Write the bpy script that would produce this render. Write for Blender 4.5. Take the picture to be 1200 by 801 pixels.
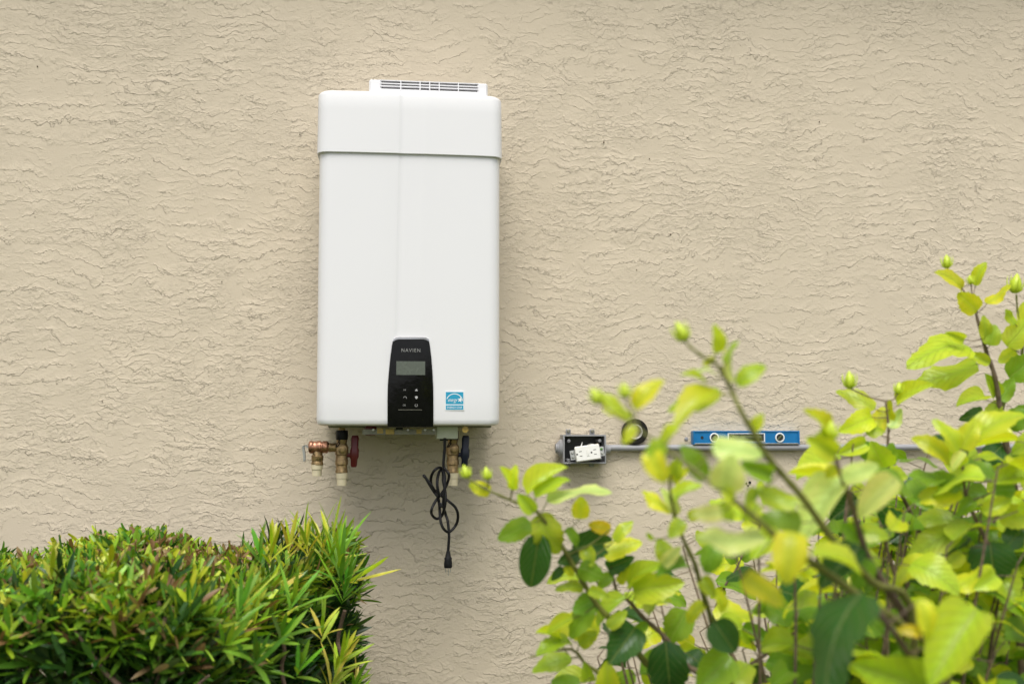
import bpy, math, random
from mathutils import Vector, Matrix, noise

random.seed(7)
for o in list(bpy.data.objects):
    bpy.data.objects.remove(o, do_unlink=True)
scene = bpy.context.scene
col = scene.collection
R = math.radians

# ------------------------------------------------------------------ camera
PW, PH = 1200.0, 801.0
LENS = 35.0
FPX = LENS / 36.0 * PW
CAM = Vector((0.0, -2.76, 1.45))
PITCH, YAW, SHIFT = R(3.5), R(6.2), 0.0245
cd = bpy.data.cameras.new('camera')
cam = bpy.data.objects.new('camera', cd)
col.objects.link(cam)
cam.location = CAM
cam.rotation_euler = (math.pi / 2 + PITCH, 0, -YAW)
cd.lens = LENS
cd.sensor_width = 36.0
cd.shift_y = SHIFT
cd.clip_start = 0.02
cd.clip_end = 400.0
cd.dof.use_dof = True
cd.dof.focus_distance = 2.5
cd.dof.aperture_fstop = 2.8
cd.dof.aperture_blades = 9
scene.camera = cam
CROT = cam.rotation_euler.to_matrix()

def ray(px, py):
    return CROT @ Vector(((px - PW / 2) / FPX, (PH / 2 - py) / FPX + SHIFT * PW / FPX, -1.0))

def at(px, py, y):
    """world point seen at a photo pixel on the plane y = const"""
    d = ray(px, py)
    return CAM + d * ((y - CAM.y) / d.y)

def atd(px, py, dist):
    """world point seen at a photo pixel at a depth from the camera"""
    return CAM + ray(px, py) * dist

# ------------------------------------------------------------------ light
SUN = Vector((-0.06, -0.47, 0.88)).normalized()
w = bpy.data.worlds.new('World')
scene.world = w
w.use_nodes = True
nt = w.node_tree
bg = nt.nodes['Background']
sky = nt.nodes.new('ShaderNodeTexSky')
sky.sky_type = 'NISHITA'
sky.sun_disc = False
sky.sun_elevation = math.asin(SUN.z)
sky.sun_rotation = math.atan2(SUN.x, SUN.y)
sky.dust_density = 3.0
hs = nt.nodes.new('ShaderNodeHueSaturation')
hs.inputs['Saturation'].default_value = 0.22
nt.links.new(sky.outputs[0], hs.inputs['Color'])
nt.links.new(hs.outputs[0], bg.inputs[0])
bg.inputs[1].default_value = 0.095
ld = bpy.data.lights.new('sun', 'SUN')
ld.energy = 1.5
ld.angle = R(38)
ld.color = (1.0, 0.965, 0.91)
sun = bpy.data.objects.new('sun', ld)
col.objects.link(sun)
sun.location = (0, 0, 8)
sun.rotation_euler = (-SUN).to_track_quat('-Z', 'Y').to_euler()
vs = scene.view_settings
vs.view_transform = 'Standard'
vs.look = 'None'
vs.gamma = 1.0
vs.use_curve_mapping = False
vs.exposure = 0.86

# ------------------------------------------------------------------ helpers
class NT:
    """tiny node helper"""
    def __init__(s, name):
        s.m = bpy.data.materials.new(name)
        s.m.use_nodes = True
        s.t = s.m.node_tree
        s.b = s.t.nodes['Principled BSDF']
        s.out = s.t.nodes['Material Output']
    def n(s, typ, **kw):
        x = s.t.nodes.new(typ)
        for k, v in kw.items():
            setattr(x, k, v)
        return x
    def set(s, sock, v):
        if hasattr(v, 'default_value') or isinstance(v, bpy.types.NodeSocket):
            s.t.links.new(v, sock)
        else:
            sock.default_value = v
    def math(s, op, a, b=0.0, c=0.0, clamp=False):
        x = s.n('ShaderNodeMath', operation=op)
        x.use_clamp = clamp
        s.set(x.inputs[0], a); s.set(x.inputs[1], b); s.set(x.inputs[2], c)
        return x.outputs[0]
    def noise(s, vec, scale, detail=2.0, rough=0.5, dim='3D', dist=0.0):
        x = s.n('ShaderNodeTexNoise', noise_dimensions=dim)
        s.t.links.new(vec, x.inputs['Vector'])
        x.inputs['Scale'].default_value = scale
        x.inputs['Detail'].default_value = detail
        x.inputs['Roughness'].default_value = rough
        x.inputs['Distortion'].default_value = dist
        return x
    def ramp(s, fac, pts, interp='LINEAR'):
        x = s.n('ShaderNodeValToRGB')
        x.color_ramp.interpolation = interp
        els = x.color_ramp.elements
        while len(els) < len(pts):
            els.new(0.5)
        for e, (p, c) in zip(els, pts):
            e.position = p
            e.color = c if len(c) == 4 else (*c, 1)
        s.t.links.new(fac, x.inputs[0])
        return x.outputs[0]
    def remap(s, v, a, b, c=0.0, d=1.0, smooth=True):
        x = s.n('ShaderNodeMapRange', interpolation_type='SMOOTHSTEP' if smooth else 'LINEAR')
        s.set(x.inputs[0], v)
        for i, q in zip((1, 2, 3, 4), (a, b, c, d)):
            x.inputs[i].default_value = q
        return x.outputs[0]
    def mix(s, fac, a, b, blend='MIX'):
        x = s.n('ShaderNodeMix', data_type='RGBA', blend_type=blend)
        s.set(x.inputs[0], fac)
        for sock, v in ((x.inputs[6], a), (x.inputs[7], b)):
            if isinstance(v, (tuple, list)):
                v = (*v, 1) if len(v) == 3 else v
            s.set(sock, v)
        return x.outputs[2]
    def bump(s, h, strength=1.0, dist=1.0):
        x = s.n('ShaderNodeBump')
        x.inputs['Strength'].default_value = strength
        x.inputs['Distance'].default_value = dist
        s.t.links.new(h, x.inputs['Height'])
        s.t.links.new(x.outputs[0], s.b.inputs['Normal'])
        return x.outputs[0]

def simple(name, rgb, rough=0.5, metal=0.0, spec=0.5, var=0.12, scale=60.0, coat=0.0, bump=0.0):
    k = NT(name)
    tc = k.n('ShaderNodeTexCoord')
    n1 = k.noise(tc.outputs['Object'], scale, 4, 0.6)
    lo = tuple(c * (1 - var) for c in rgb)
    hi = tuple(min(1, c * (1 + var)) for c in rgb)
    c = k.ramp(n1.outputs[0], [(0.3, lo), (0.7, hi)])
    k.t.links.new(c, k.b.inputs['Base Color'])
    r = k.remap(n1.outputs[0], 0.3, 0.7, max(0.02, rough - 0.06), min(1, rough + 0.06))
    k.t.links.new(r, k.b.inputs['Roughness'])
    k.b.inputs['Metallic'].default_value = metal
    k.b.inputs['Specular IOR Level'].default_value = spec
    k.b.inputs['Coat Weight'].default_value = coat
    if bump:
        k.bump(n1.outputs[0], 1.0, bump)
    return k.m

class MB:
    """collects geometry, then becomes one mesh object"""
    def __init__(s):
        s.v = []; s.f = []
    def quadstrip(s, rings, closed=True, cap=True):
        b = len(s.v); n = len(rings[0])
        for r in rings:
            s.v.extend(Vector(p) for p in r)
        for i in range(len(rings) - 1):
            for j in range(n if closed else n - 1):
                k = (j + 1) % n
                s.f.append((b + i * n + j, b + i * n + k, b + (i + 1) * n + k, b + (i + 1) * n + j))
        if cap and closed:
            s.f.append(tuple(b + j for j in reversed(range(n))))
            s.f.append(tuple(b + (len(rings) - 1) * n + j for j in range(n)))
        return s
    def box(s, a, c, bev=0.0, M=None):
        x0, y0, z0 = (min(a[i], c[i]) for i in range(3))
        x1, y1, z1 = (max(a[i], c[i]) for i in range(3))
        if bev <= 0:
            rings = [[(x0, y0, z), (x1, y0, z), (x1, y1, z), (x0, y1, z)] for z in (z0, z1)]
        else:
            e = bev
            def ring(i, z):
                return [(x0 + e, y0 + i, z), (x1 - e, y0 + i, z), (x1 - i, y0 + e, z), (x1 - i, y1 - e, z),
                        (x1 - e, y1 - i, z), (x0 + e, y1 - i, z), (x0 + i, y1 - e, z), (x0 + i, y0 + e, z)]
            rings = [ring(e * 0.98, z0), ring(0, z0 + e), ring(0, z1 - e), ring(e * 0.98, z1)]
        if M is not None:
            rings = [[M @ Vector(p) for p in r] for r in rings]
        return s.quadstrip(rings)
    def tube(s, pts, radii, seg=10, cap=True):
        pts = [Vector(p) for p in pts]
        if not isinstance(radii, (list, tuple)):
            radii = [radii] * len(pts)
        rings = []; prev = None
        for i, p in enumerate(pts):
            t = (pts[min(i + 1, len(pts) - 1)] - pts[max(i - 1, 0)])
            if t.length < 1e-9:
                t = Vector((0, 0, 1))
            t.normalize()
            if prev is None:
                u = t.orthogonal().normalized()
            else:
                u = prev - t * prev.dot(t)
                u = u.normalized() if u.length > 1e-6 else t.orthogonal().normalized()
            prev = u
            q = t.cross(u)
            rings.append([p + (u * math.cos(2 * math.pi * k / seg) + q * math.sin(2 * math.pi * k / seg)) * radii[i] for k in range(seg)])
        return s.quadstrip(rings, True, cap)
    def lathe(s, base, axis, prof, seg=20):
        """prof: list of (distance along axis, radius)"""
        base = Vector(base); axis = Vector(axis).normalized()
        u = axis.orthogonal().normalized(); q = axis.cross(u)
        rings = [[base + axis * h + (u * math.cos(2 * math.pi * k / seg) + q * math.sin(2 * math.pi * k / seg)) * max(r, 1e-5)
                  for k in range(seg)] for h, r in prof]
        return s.quadstrip(rings)
    def prism(s, outline, y0, y1, bev=0.0):
        """outline: list of (x, z); y1 is the front (smaller y)"""
        cx = sum(p[0] for p in outline) / len(outline); cz = sum(p[1] for p in outline) / len(outline)
        def ring(y, k):
            out = []
            for x, z in outline:
                d = math.hypot(x - cx, z - cz) or 1
                out.append((x - (x - cx) / d * k, y, z - (z - cz) / d * k))
            return out
        rings = [ring(y0, 0), ring(y1 + bev, 0)]
        if bev > 0:
            rings.append(ring(y1 + bev * 0.3, bev * 0.3))
            rings.append(ring(y1, bev))
        return s.quadstrip(rings)
    def build(s, name, mat, parent=None, origin=None, smooth=True, angle=35):
        org = Vector(origin) if origin is not None else (getattr_org(parent))
        me = bpy.data.meshes.new(name)
        me.from_pydata([tuple(p - org) for p in s.v], [], s.f)
        import bmesh
        bm = bmesh.new(); bm.from_mesh(me)
        bmesh.ops.recalc_face_normals(bm, faces=bm.faces)
        bm.to_mesh(me); bm.free()
        me.materials.append(mat)
        if smooth:
            me.shade_smooth()
            me.set_sharp_from_angle(angle=R(angle))
        o = bpy.data.objects.new(name, me)
        col.objects.link(o)
        if parent is not None:
            o.parent = parent
        else:
            o.location = org
        return o

ORG = {}
def getattr_org(parent):
    return ORG.get(parent.name, Vector((0, 0, 0))) if parent is not None else Vector((0, 0, 0))

def tag(o, label=None, cat=None, group=None, kind=None):
    if label: o['label'] = label
    if cat: o['category'] = cat
    if group: o['group'] = group
    if kind: o['kind'] = kind
    return o

def empty(name, loc, parent=None):
    o = bpy.data.objects.new(name, None)
    col.objects.link(o)
    o.empty_display_size = 0.05
    loc = Vector(loc)
    if parent is not None:
        o.parent = parent
        o.location = loc - getattr_org(parent)
    else:
        o.location = loc
    ORG[o.name] = loc
    return o

def sub_root(o, parent):
    """let a mesh part carry sub-parts that share its origin"""
    ORG[o.name] = getattr_org(parent)
    return o

def text_mesh(name, body, center, height, width, y, mat, parent, shear=0.0, thick=0.0004, spacing=1.0):
    cu = bpy.data.curves.new('lettering', 'FONT')
    cu.body = body; cu.align_x = 'CENTER'; cu.align_y = 'CENTER'; cu.shear = shear
    cu.space_character = spacing
    tmp = bpy.data.objects.new('lettering_tmp', cu)
    col.objects.link(tmp)
    dg = bpy.context.evaluated_depsgraph_get()
    dg.update()
    me = bpy.data.meshes.new_from_object(tmp.evaluated_get(dg))
    bpy.data.objects.remove(tmp, do_unlink=True)
    xs = [v.co.x for v in me.vertices]; ys = [v.co.y for v in me.vertices]
    cx, cy = (min(xs) + max(xs)) / 2, (min(ys) + max(ys)) / 2
    sx = width / (max(xs) - min(xs)); sy = height / (max(ys) - min(ys))
    org = getattr_org(parent)
    mb = MB()
    vv = [Vector((center[0] + (v.co.x - cx) * sx, y, center[1] + (v.co.y - cy) * sy)) for v in me.vertices]
    mb.v = vv
    mb.f = [tuple(p.vertices) for p in me.polygons]
    bpy.data.meshes.remove(me)
    return mb.build(name, mat, parent, smooth=False)

def catmull(pts, n=8):
    pts = [Vector(p) for p in pts]
    out = []
    for i in range(len(pts) - 1):
        p0 = pts[max(i - 1, 0)]; p1 = pts[i]; p2 = pts[i + 1]; p3 = pts[min(i + 2, len(pts) - 1)]
        for k in range(n):
            t = k / n
            out.append(0.5 * ((2 * p1) + (p2 - p0) * t + (2 * p0 - 5 * p1 + 4 * p2 - p3) * t * t + (3 * p1 - p0 - 3 * p2 + p3) * t ** 3))
    out.append(pts[-1])
    return out

# ------------------------------------------------------------------ materials
def stucco():
    k = NT('stucco')
    tc = k.n('ShaderNodeTexCoord')
    P = tc.outputs['Object']
    # warp the trowel field
    w1 = k.noise(P, 2.3, 2, 0.5)
    w2 = k.noise(P, 8.0, 3, 0.55)
    w3 = k.noise(P, 50.0, 3, 0.65)
    w4 = k.noise(P, 170.0, 2, 0.6)
    def cen(nz, amp):
        return k.math('MULTIPLY', k.math('SUBTRACT', nz.outputs[0], 0.5), amp)
    sep = k.n('ShaderNodeSeparateXYZ'); k.t.links.new(P, sep.inputs[0])
    x, z = sep.outputs[0], sep.outputs[2]
    zw = k.math('ADD', z, cen(w1, 0.24))
    zw = k.math('ADD', zw, cen(w2, 0.10))
    zw = k.math('ADD', zw, cen(w3, 0.035))
    zw = k.math('ADD', zw, cen(w4, 0.012))
    def ledge(zz, period, off, edge, mask):
        """a lap: sharp lower lip that thins out quickly above"""
        f = k.math('FRACT', k.math('ADD', k.math('DIVIDE', zz, period), off))
        r = k.ramp(f, [(0.0, (0, 0, 0)), (edge, (1, 1, 1)), (edge + 0.09, (0.60, 0.60, 0.60)), (0.42, (0.30, 0.30, 0.30)), (0.92, (0, 0, 0))])
        return k.math('MULTIPLY', r, mask)
    zone = k.remap(k.noise(P, 2.6, 4, 0.6).outputs[0], 0.38, 0.58, 0.25, 1.0)
    m1 = k.math('MULTIPLY', k.remap(k.noise(P, 9.0, 5, 0.70).outputs[0], 0.43, 0.57), k.remap(k.noise(P, 1.7, 3, 0.6).outputs[0], 0.34, 0.52, 0.5, 1.0))
    h1 = ledge(zw, 0.036, 0.13, 0.050, m1)
    mp = k.n('ShaderNodeMapping'); k.t.links.new(P, mp.inputs[0])
    mp.inputs['Location'].default_value = (3.1, 1.7, 5.3)
    P2 = mp.outputs[0]
    v1 = k.noise(P2, 3.4, 2, 0.5); v2 = k.noise(P2, 15.0, 3, 0.55); v3 = k.noise(P2, 75.0, 3, 0.65)
    z2 = k.math('ADD', z, cen(v1, 0.18)); z2 = k.math('ADD', z2, cen(v2, 0.085)); z2 = k.math('ADD', z2, cen(v3, 0.034))
    m2 = k.math('MULTIPLY', k.remap(k.noise(P2, 14.0, 5, 0.7).outputs[0], 0.44, 0.58), zone)
    h2 = ledge(z2, 0.023, 0.5, 0.070, m2)
    # crumbly patches between the trowel laps
    mp3 = k.n('ShaderNodeMapping'); k.t.links.new(P, mp3.inputs[0])
    mp3.inputs['Scale'].default_value = (1.0, 1.0, 1.6)
    n5 = k.noise(mp3.outputs[0], 62.0, 4, 0.62, dist=0.3)
    m3 = k.remap(k.noise(P2, 5.5, 5, 0.7).outputs[0], 0.40, 0.56)
    h3 = k.math('MULTIPLY', k.remap(n5.outputs[0], 0.475, 0.515), k.math('MULTIPLY', m3, zone))
    fine = k.noise(P, 420.0, 3, 0.6)
    h = k.math('MULTIPLY', h1, 0.0026)
    h = k.math('MULTIPLY_ADD', h2, 0.0020, h)
    h = k.math('MULTIPLY_ADD', h3, 0.0007, h)
    h = k.math('MULTIPLY_ADD', fine.outputs[0], 0.0003, h)
    k.bump(h, 1.0, 1.0)
    big = k.noise(P, 1.1, 4, 0.6)
    mid = k.noise(P, 24.0, 4, 0.6)
    c = k.ramp(big.outputs[0], [(0.3, (0.588, 0.511, 0.398)), (0.7, (0.612, 0.530, 0.410))])
    c = k.mix(k.remap(mid.outputs[0], 0.35, 0.7, 0.0, 0.25), c, (0.573, 0.496, 0.385))
    k.t.links.new(c, k.b.inputs['Base Color'])
    k.b.inputs['Roughness'].default_value = 0.9
    k.b.inputs['Specular IOR Level'].default_value = 0.06
    return k.m

def leaf_mat(name, attr=None, trans=0.4, rough=0.36, veins=True):
    k = NT(name)
    if attr:
        a = k.n('ShaderNodeAttribute'); a.attribute_name = attr
        base = a.outputs['Color']
    else:
        a = k.n('ShaderNodeObjectInfo')
        base = a.outputs['Color']
    tc = k.n('ShaderNodeTexCoord')
    vec = tc.outputs['Object']
    if not attr:
        oi = k.n('ShaderNodeObjectInfo')
        va = k.n('ShaderNodeVectorMath', operation='ADD')
        k.t.links.new(vec, va.inputs[0])
        k.t.links.new(k.math('MULTIPLY', oi.outputs['Random'], 37.0), va.inputs[1])
        vec = va.outputs[0]
    nz = k.noise(vec, (40.0 if attr else 3.0) if veins else 90.0, 4, 0.6)
    dark = k.mix(1.0, base, (0.74, 0.86, 0.60), 'MULTIPLY')
    c = k.mix(k.remap(nz.outputs[0], 0.35, 0.72, 0.0, 0.75), base, dark)
    if veins:
        uv = k.n('ShaderNodeUVMap'); uv.uv_map = 'UVMap'
        sp = k.n('ShaderNodeSeparateXYZ'); k.t.links.new(uv.outputs[0], sp.inputs[0])
        au = k.math('ABSOLUTE', k.math('SUBTRACT', sp.outputs[0], 0.5))
        mid = k.remap(au, 0.012, 0.035, 1.0, 0.0)
        fr = k.math('FRACT', k.math('MULTIPLY', k.math('SUBTRACT', sp.outputs[1], k.math('MULTIPLY', au, 0.75)), 7.0))
        tri = k.math('ABSOLUTE', k.math('SUBTRACT', fr, 0.5))
        side = k.math('MULTIPLY', k.remap(tri, 0.02, 0.09, 1.0, 0.0), 0.55)
        vein = k.math('MAXIMUM', mid, side)
        green = k.mix(1.0, base, (0.76, 0.92, 0.8), 'MULTIPLY')
        c = k.mix(k.remap(k.math('ADD', au, k.math('MULTIPLY', nz.outputs[0], 0.25)), 0.10, 0.46), green, c)
        pale = k.mix(0.45, base, (0.55, 0.62, 0.22))
        c = k.mix(k.math('MULTIPLY', vein, 0.55), c, pale)
        sp_ = k.noise(vec, 110.0 if attr else 9.0, 3, 0.7)
        c = k.mix(k.remap(sp_.outputs[0], 0.68, 0.74, 0.0, 0.55), c, (0.22, 0.15, 0.04))
        # puffed tissue between the veins
        puff = k.math('MULTIPLY', k.math('SUBTRACT', 1.0, vein), 0.03)
        k.bump(puff, 0.55, 1.0)
    k.t.links.new(c, k.b.inputs['Base Color'])
    k.b.inputs['Roughness'].default_value = rough
    k.b.inputs['Specular IOR Level'].default_value = 0.5
    tr = k.n('ShaderNodeBsdfTranslucent')
    tcol = k.mix(1.0, c, (1.05, 1.05, 0.5), 'MULTIPLY')
    k.t.links.new(tcol, tr.inputs[0])
    ms = k.n('ShaderNodeMixShader'); ms.inputs[0].default_value = trans
    k.t.links.new(k.b.outputs[0], ms.inputs[1]); k.t.links.new(tr.outputs[0], ms.inputs[2])
    k.t.links.new(ms.outputs[0], k.out.inputs[0])
    return k.m

M = {}
M['stucco'] = stucco()
M['white'] = simple('white_enamel', (0.755, 0.75, 0.765), 0.34, var=0.008, scale=2.2, coat=0.2)
M['black_gloss'] = simple('black_gloss', (0.004, 0.004, 0.004), 0.06, spec=0.22, var=0.4, scale=70, bump=0.0005)
M['black'] = simple('black_rubber', (0.007, 0.007, 0.008), 0.5, spec=0.25, var=0.25, scale=120)
M['chrome'] = simple('chrome', (0.38, 0.38, 0.38), 0.22, 1.0, var=0.05)
M['steel'] = simple('zinc_steel', (0.42, 0.42, 0.40), 0.42, 1.0, var=0.2, scale=90)
M['plate'] = simple('chassis_grey', (0.20, 0.195, 0.15), 0.55, 0.3, var=0.35, scale=40)
M['lcd'] = simple('lcd_grey', (0.095, 0.11, 0.088), 0.25, var=0.06)
M['print'] = simple('white_print', (0.42, 0.42, 0.42), 0.5, var=0.02)
M['printdim'] = simple('grey_print', (0.26, 0.26, 0.25), 0.5, var=0.02)
M['sticker'] = simple('cyan_sticker', (0.015, 0.31, 0.50), 0.4, var=0.05)
M['stickerw'] = simple('sticker_white', (0.78, 0.80, 0.80), 0.4, var=0.02)
M['brass'] = simple('brass', (0.34, 0.235, 0.115), 0.45, 0.75, var=0.55, scale=130)
M['copper'] = simple('copper', (0.42, 0.21, 0.135), 0.38, 0.85, var=0.5, scale=120)
M['cpvc'] = simple('cream_plastic', (0.66, 0.58, 0.40), 0.45, var=0.05)
M['red'] = simple('red_plastic', (0.11, 0.006, 0.010), 0.42, var=0.15)
M['navy'] = simple('navy_plastic', (0.004, 0.009, 0.032), 0.42, var=0.15)
M['yellow'] = simple('yellow_tag', (0.36, 0.25, 0.05), 0.5, var=0.2)
M['pvc'] = simple('grey_pvc', (0.30, 0.30, 0.315), 0.42, var=0.06, scale=50)
M['recept'] = simple('white_nylon', (0.74, 0.73, 0.69), 0.32, var=0.02)
M['dark'] = simple('dark_cavity', (0.012, 0.012, 0.012), 0.7, var=0.2)
M['green_s'] = simple('green_screw', (0.10, 0.25, 0.05), 0.4, 0.6)
M['tape'] = simple('black_vinyl', (0.012, 0.010, 0.009), 0.45, spec=0.25, var=0.2, scale=200)
M['core'] = simple('tape_core', (0.55, 0.53, 0.50), 0.6, var=0.1)
M['blue'] = simple('blue_anodised', (0.008, 0.18, 0.46), 0.38, 0.25, var=0.08)
M['vial'] = simple('vial_acrylic', (0.05, 0.05, 0.05), 0.12, var=0.2)
M['vialg'] = simple('vial_green', (0.09, 0.11, 0.04), 0.15, var=0.1)
M['bark'] = simple('shrub_bark', (0.15, 0.105, 0.07), 0.8, var=0.4, scale=140, bump=0.002)
M['twig'] = simple('green_twig', (0.15, 0.155, 0.03), 0.55, var=0.35, scale=90)
M['hbark'] = simple('hedge_bark', (0.13, 0.085, 0.055), 0.85, var=0.4, scale=120, bump=0.002)
M['leaf'] = leaf_mat('hibiscus_leaf', trans=0.5, rough=0.29)
M['bud'] = leaf_mat('hibiscus_bud', trans=0.15, veins=False)
M['hleaf'] = leaf_mat('hedge_leaf', attr='tint', trans=0.28, rough=0.38, veins=False)
M['hleafo'] = leaf_mat('hedge_leaf_single', trans=0.28, rough=0.38, veins=False)

def ground_mat():
    k = NT('lawn')
    tc = k.n('ShaderNodeTexCoord')
    a = k.noise(tc.outputs['Object'], 0.6, 5, 0.6)
    b = k.noise(tc.outputs['Object'], 30.0, 5, 0.7)
    c = k.mix(k.remap(b.outputs[0], 0.35, 0.65), (0.055, 0.085, 0.025), (0.12, 0.14, 0.05))
    c = k.mix(k.remap(a.outputs[0], 0.45, 0.7, 0, 0.6), c, (0.15, 0.13, 0.08))
    k.t.links.new(c, k.b.inputs['Base Color'])
    k.b.inputs['Roughness'].default_value = 0.9
    k.bump(b.outputs[0], 1.0, 0.03)
    return k.m

# ------------------------------------------------------------------ ground and wall
gm = MB()
gm.v = [Vector(p) for p in ((-60, -80, 0), (60, -80, 0), (60, 40, 0), (-60, 40, 0))]
gm.f = [(0, 1, 2, 3)]
tag(gm.build('ground', ground_mat(), smooth=False), kind='structure')

wall = empty('stucco_wall', (0, 0, 0))
tag(wall, 'tan house wall with rough troweled stucco', 'wall')
wb = MB(); wb.box((-7, 0, -0.3), (7, 0.22, 3.5))
wb.build('stucco_face', M['stucco'], wall, smooth=False)
so = MB(); so.box((-7, -0.18, 3.14), (7, -0.001, 3.18)); so.build('added_soffit', M['recept'], wall, smooth=False)  # unseen eave, added to shade the top of the wall
so = MB(); so.box((-7, -0.205, 3.11), (7, -0.181, 3.30)); so.build('added_fascia', M['recept'], wall, smooth=False)  # front board of the added eave, out of view
def speck(px, py, r, mat, name):
    p = at(px, py, 0)
    b = MB(); b.lathe((p.x, 0.004, p.z), (0, -1, 0), [(0, r), (0.006, r), (0.0075, r * 0.7), (0.0078, r * 0.3)], 10)
    b.build(name, mat, wall)
speck(804, 514, 0.0055, M['pvc'], 'wall_anchor')
speck(874.5, 566, 0.0028, M['dark'], 'drill_hole')
speck(878.5, 565, 0.0040, M['dark'], 'drill_hole')
speck(876.5, 568.5, 0.0024, M['dark'], 'drill_hole')
for px_, py_, r_ in ((707.5, 167, 0.0022), (785.5, 274.5, 0.0020), (761, 186, 0.0014), (717, 215, 0.0013), (746, 316, 0.0014), (1147, 268, 0.0018), (44, 78, 0.0016), (960, 143, 0.0015), (260, 330, 0.0013), (806, 492, 0.0014), (120, 470, 0.0015)):
    speck(px_, py_, r_, M['bark'], 'pit')

# ------------------------------------------------------------------ water heater
YF = -0.275
def H(px, py, dy=0.0):
    p = at(px, py, YF + dy)
    return p
bl, br = H(371.5, 497), H(584.5, 497)
zb = H(478, 498.5).z
z_seam = H(478, 181.5).z
z_top = H(478, 108.0).z
xc = (bl.x + br.x) / 2
HWID = (br.x - bl.x) * 1.018
heater = empty('water_heater', (xc, -0.17, zb))
tag(heater, 'white tankless water heater with black control panel mounted on tan stucco wall', 'water heater')

def heater_profile(t, grow, zf):
    """closed outline (x, y) seen from above, t insets the outline; zf 0 bottom .. 1 seam"""
    hw = HWID / 2 + grow - t
    yf = YF - grow + t
    yb = -0.03
    r = 0.030
    pts = []
    xl = H(463 + 4.5 * zf, 300).x - xc      # crease line
    xr = H(493 + 7 * zf, 300).x - xc
    for k in range(9):                       # front-left corner
        a = math.pi + (math.pi / 2) * k / 8
        pts.append((-hw + r + r * math.cos(a), yf + r + r * math.sin(a)))
    d = 0.0022
    def bow(x):                              # the door bows out very slightly
        return -0.004 * (1 - (x / hw) ** 2)
    xs = [(-hw + r + (xl - 0.004 + hw - r) * q / 4, 0) for q in range(1, 5)]
    xs += [(xl - 0.0030, 0.0002), (xl, d * 0.5), (xl + 0.0030, d), (xl + 0.012, d * 0.85), ((xl + xr) / 2, d * 0.55), (xr - 0.010, d * 0.12), (xr - 0.004, -d * 0.1), (xr, 0.0)]
    xs += [(xr + (hw - r - xr) * q / 5, 0) for q in range(1, 5)]
    for x, o in xs:
        pts.append((x, yf + o + bow(x)))
    for k in range(9):
        a = -math.pi / 2 + (math.pi / 2) * k / 8
        pts.append((hw - r + r * math.cos(a), yf + r + r * math.sin(a)))
    pts += [(hw, yb), (-hw, yb)]
    return [(xc + x, y) for x, y in pts]

b = MB(); rings = []
for t, z in ((0.016, zb), (0.008, zb + 0.0012), (0.003, zb + 0.004), (0.0008, zb + 0.009), (0, zb + 0.016)):
    rings.append([(x, y, z) for x, y in heater_profile(t, 0, 0)])
for q in range(1, 13):
    z = zb + 0.016 + (z_seam + 0.02 - zb - 0.016) * q / 12
    rings.append([(x, y, z) for x, y in heater_profile(0, 0, min(1, q / 11))])
b.quadstrip(rings)
body = b.build('casing', M['white'], heater, angle=25)
sub_root(body, heater)

b = MB(); rings = []
G = 0.0058
for t, z in ((0.006, z_seam + 0.003), (0.0012, z_seam), (0, z_seam + 0.0016)):
    rings.append([(x, y, z) for x, y in heater_profile(t, G, 1.2)])
for q in range(1, 5):
    z = z_seam + 0.0016 + (z_top - 0.014 - z_seam) * q / 4
    rings.append([(x, y, z) for x, y in heater_profile(0.0, G - 0.0015 * q / 4, 1.2)])
for a in (20, 40, 60, 80, 90):
    rings.append([(x, y, z_top - 0.014 + 0.014 * math.sin(R(a))) for x, y in heater_profile(0.014 * (1 - math.cos(R(a))), G - 0.0015, 1.2)])
b.quadstrip(rings)
hood = b.build('hood', M['white'], heater, angle=25)
sub_root(hood, heater)

# flue grille on top of the hood
YV = YF + 0.05
def V(px, py):
    return at(px, py, YV)
vl, vr = V(432.5, 105).x, V(571.5, 105).x
vt = (V(440, 92.5).z + V(565, 98.0).z) / 2
s0, s1 = V(447, 100).x, V(559.5, 100).x
vz = V(502, 95.2).z - V(502, 107.0).z
zo1 = V(502, 96.3).z; zo0 = V(502, 105.6).z       # opening
b = MB()
zbv = z_top - 0.004
def vbox(x0, x1, z0, z1, y0=YV, y1=YV + 0.11, bev=0.0):
    b.box((x0, y0, z0), (x1, y1, z1), bev)
vbox(vl, s0, zbv, vt, bev=0.004); vbox(s1, vr, zbv, vt, bev=0.004)
vbox(s0 - 0.006, s1 + 0.006, zo1, vt - 0.0004, YV + 0.0012, YV + 0.1085)
vbox(s0 - 0.006, s1 + 0.006, zbv, zo0, YV + 0.0012, YV + 0.1085)
cap = b.build('vent_cap', M['white'], heater, angle=30)
sub_root(cap, heater)
b = MB(); b.box((s0 - 0.004, YV + 0.03, zo0 - 0.003), (s1 + 0.004, YV + 0.034, zo1 + 0.003))
b.build('vent_interior', M['dark'], cap)
rowh = (zo1 - zo0) / 3
for i in (1, 2):
    b = MB(); zc = zo0 + rowh * i
    b.box((s0 - 0.003, YV + 0.0006, zc - rowh * 0.19), (s1 + 0.003, YV + 0.016, zc + rowh * 0.19))
    b.build('slat', M['white'], cap)
for fx in (0.2, 0.4, 0.5, 0.6, 0.8):
    b = MB(); x = s0 + (s1 - s0) * fx
    b.box((x - 0.0014, YV + 0.0002, zo0 - 0.002), (x + 0.0014, YV + 0.014, zo1 + 0.002))
    b.build('divider', M['white'], cap)

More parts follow.
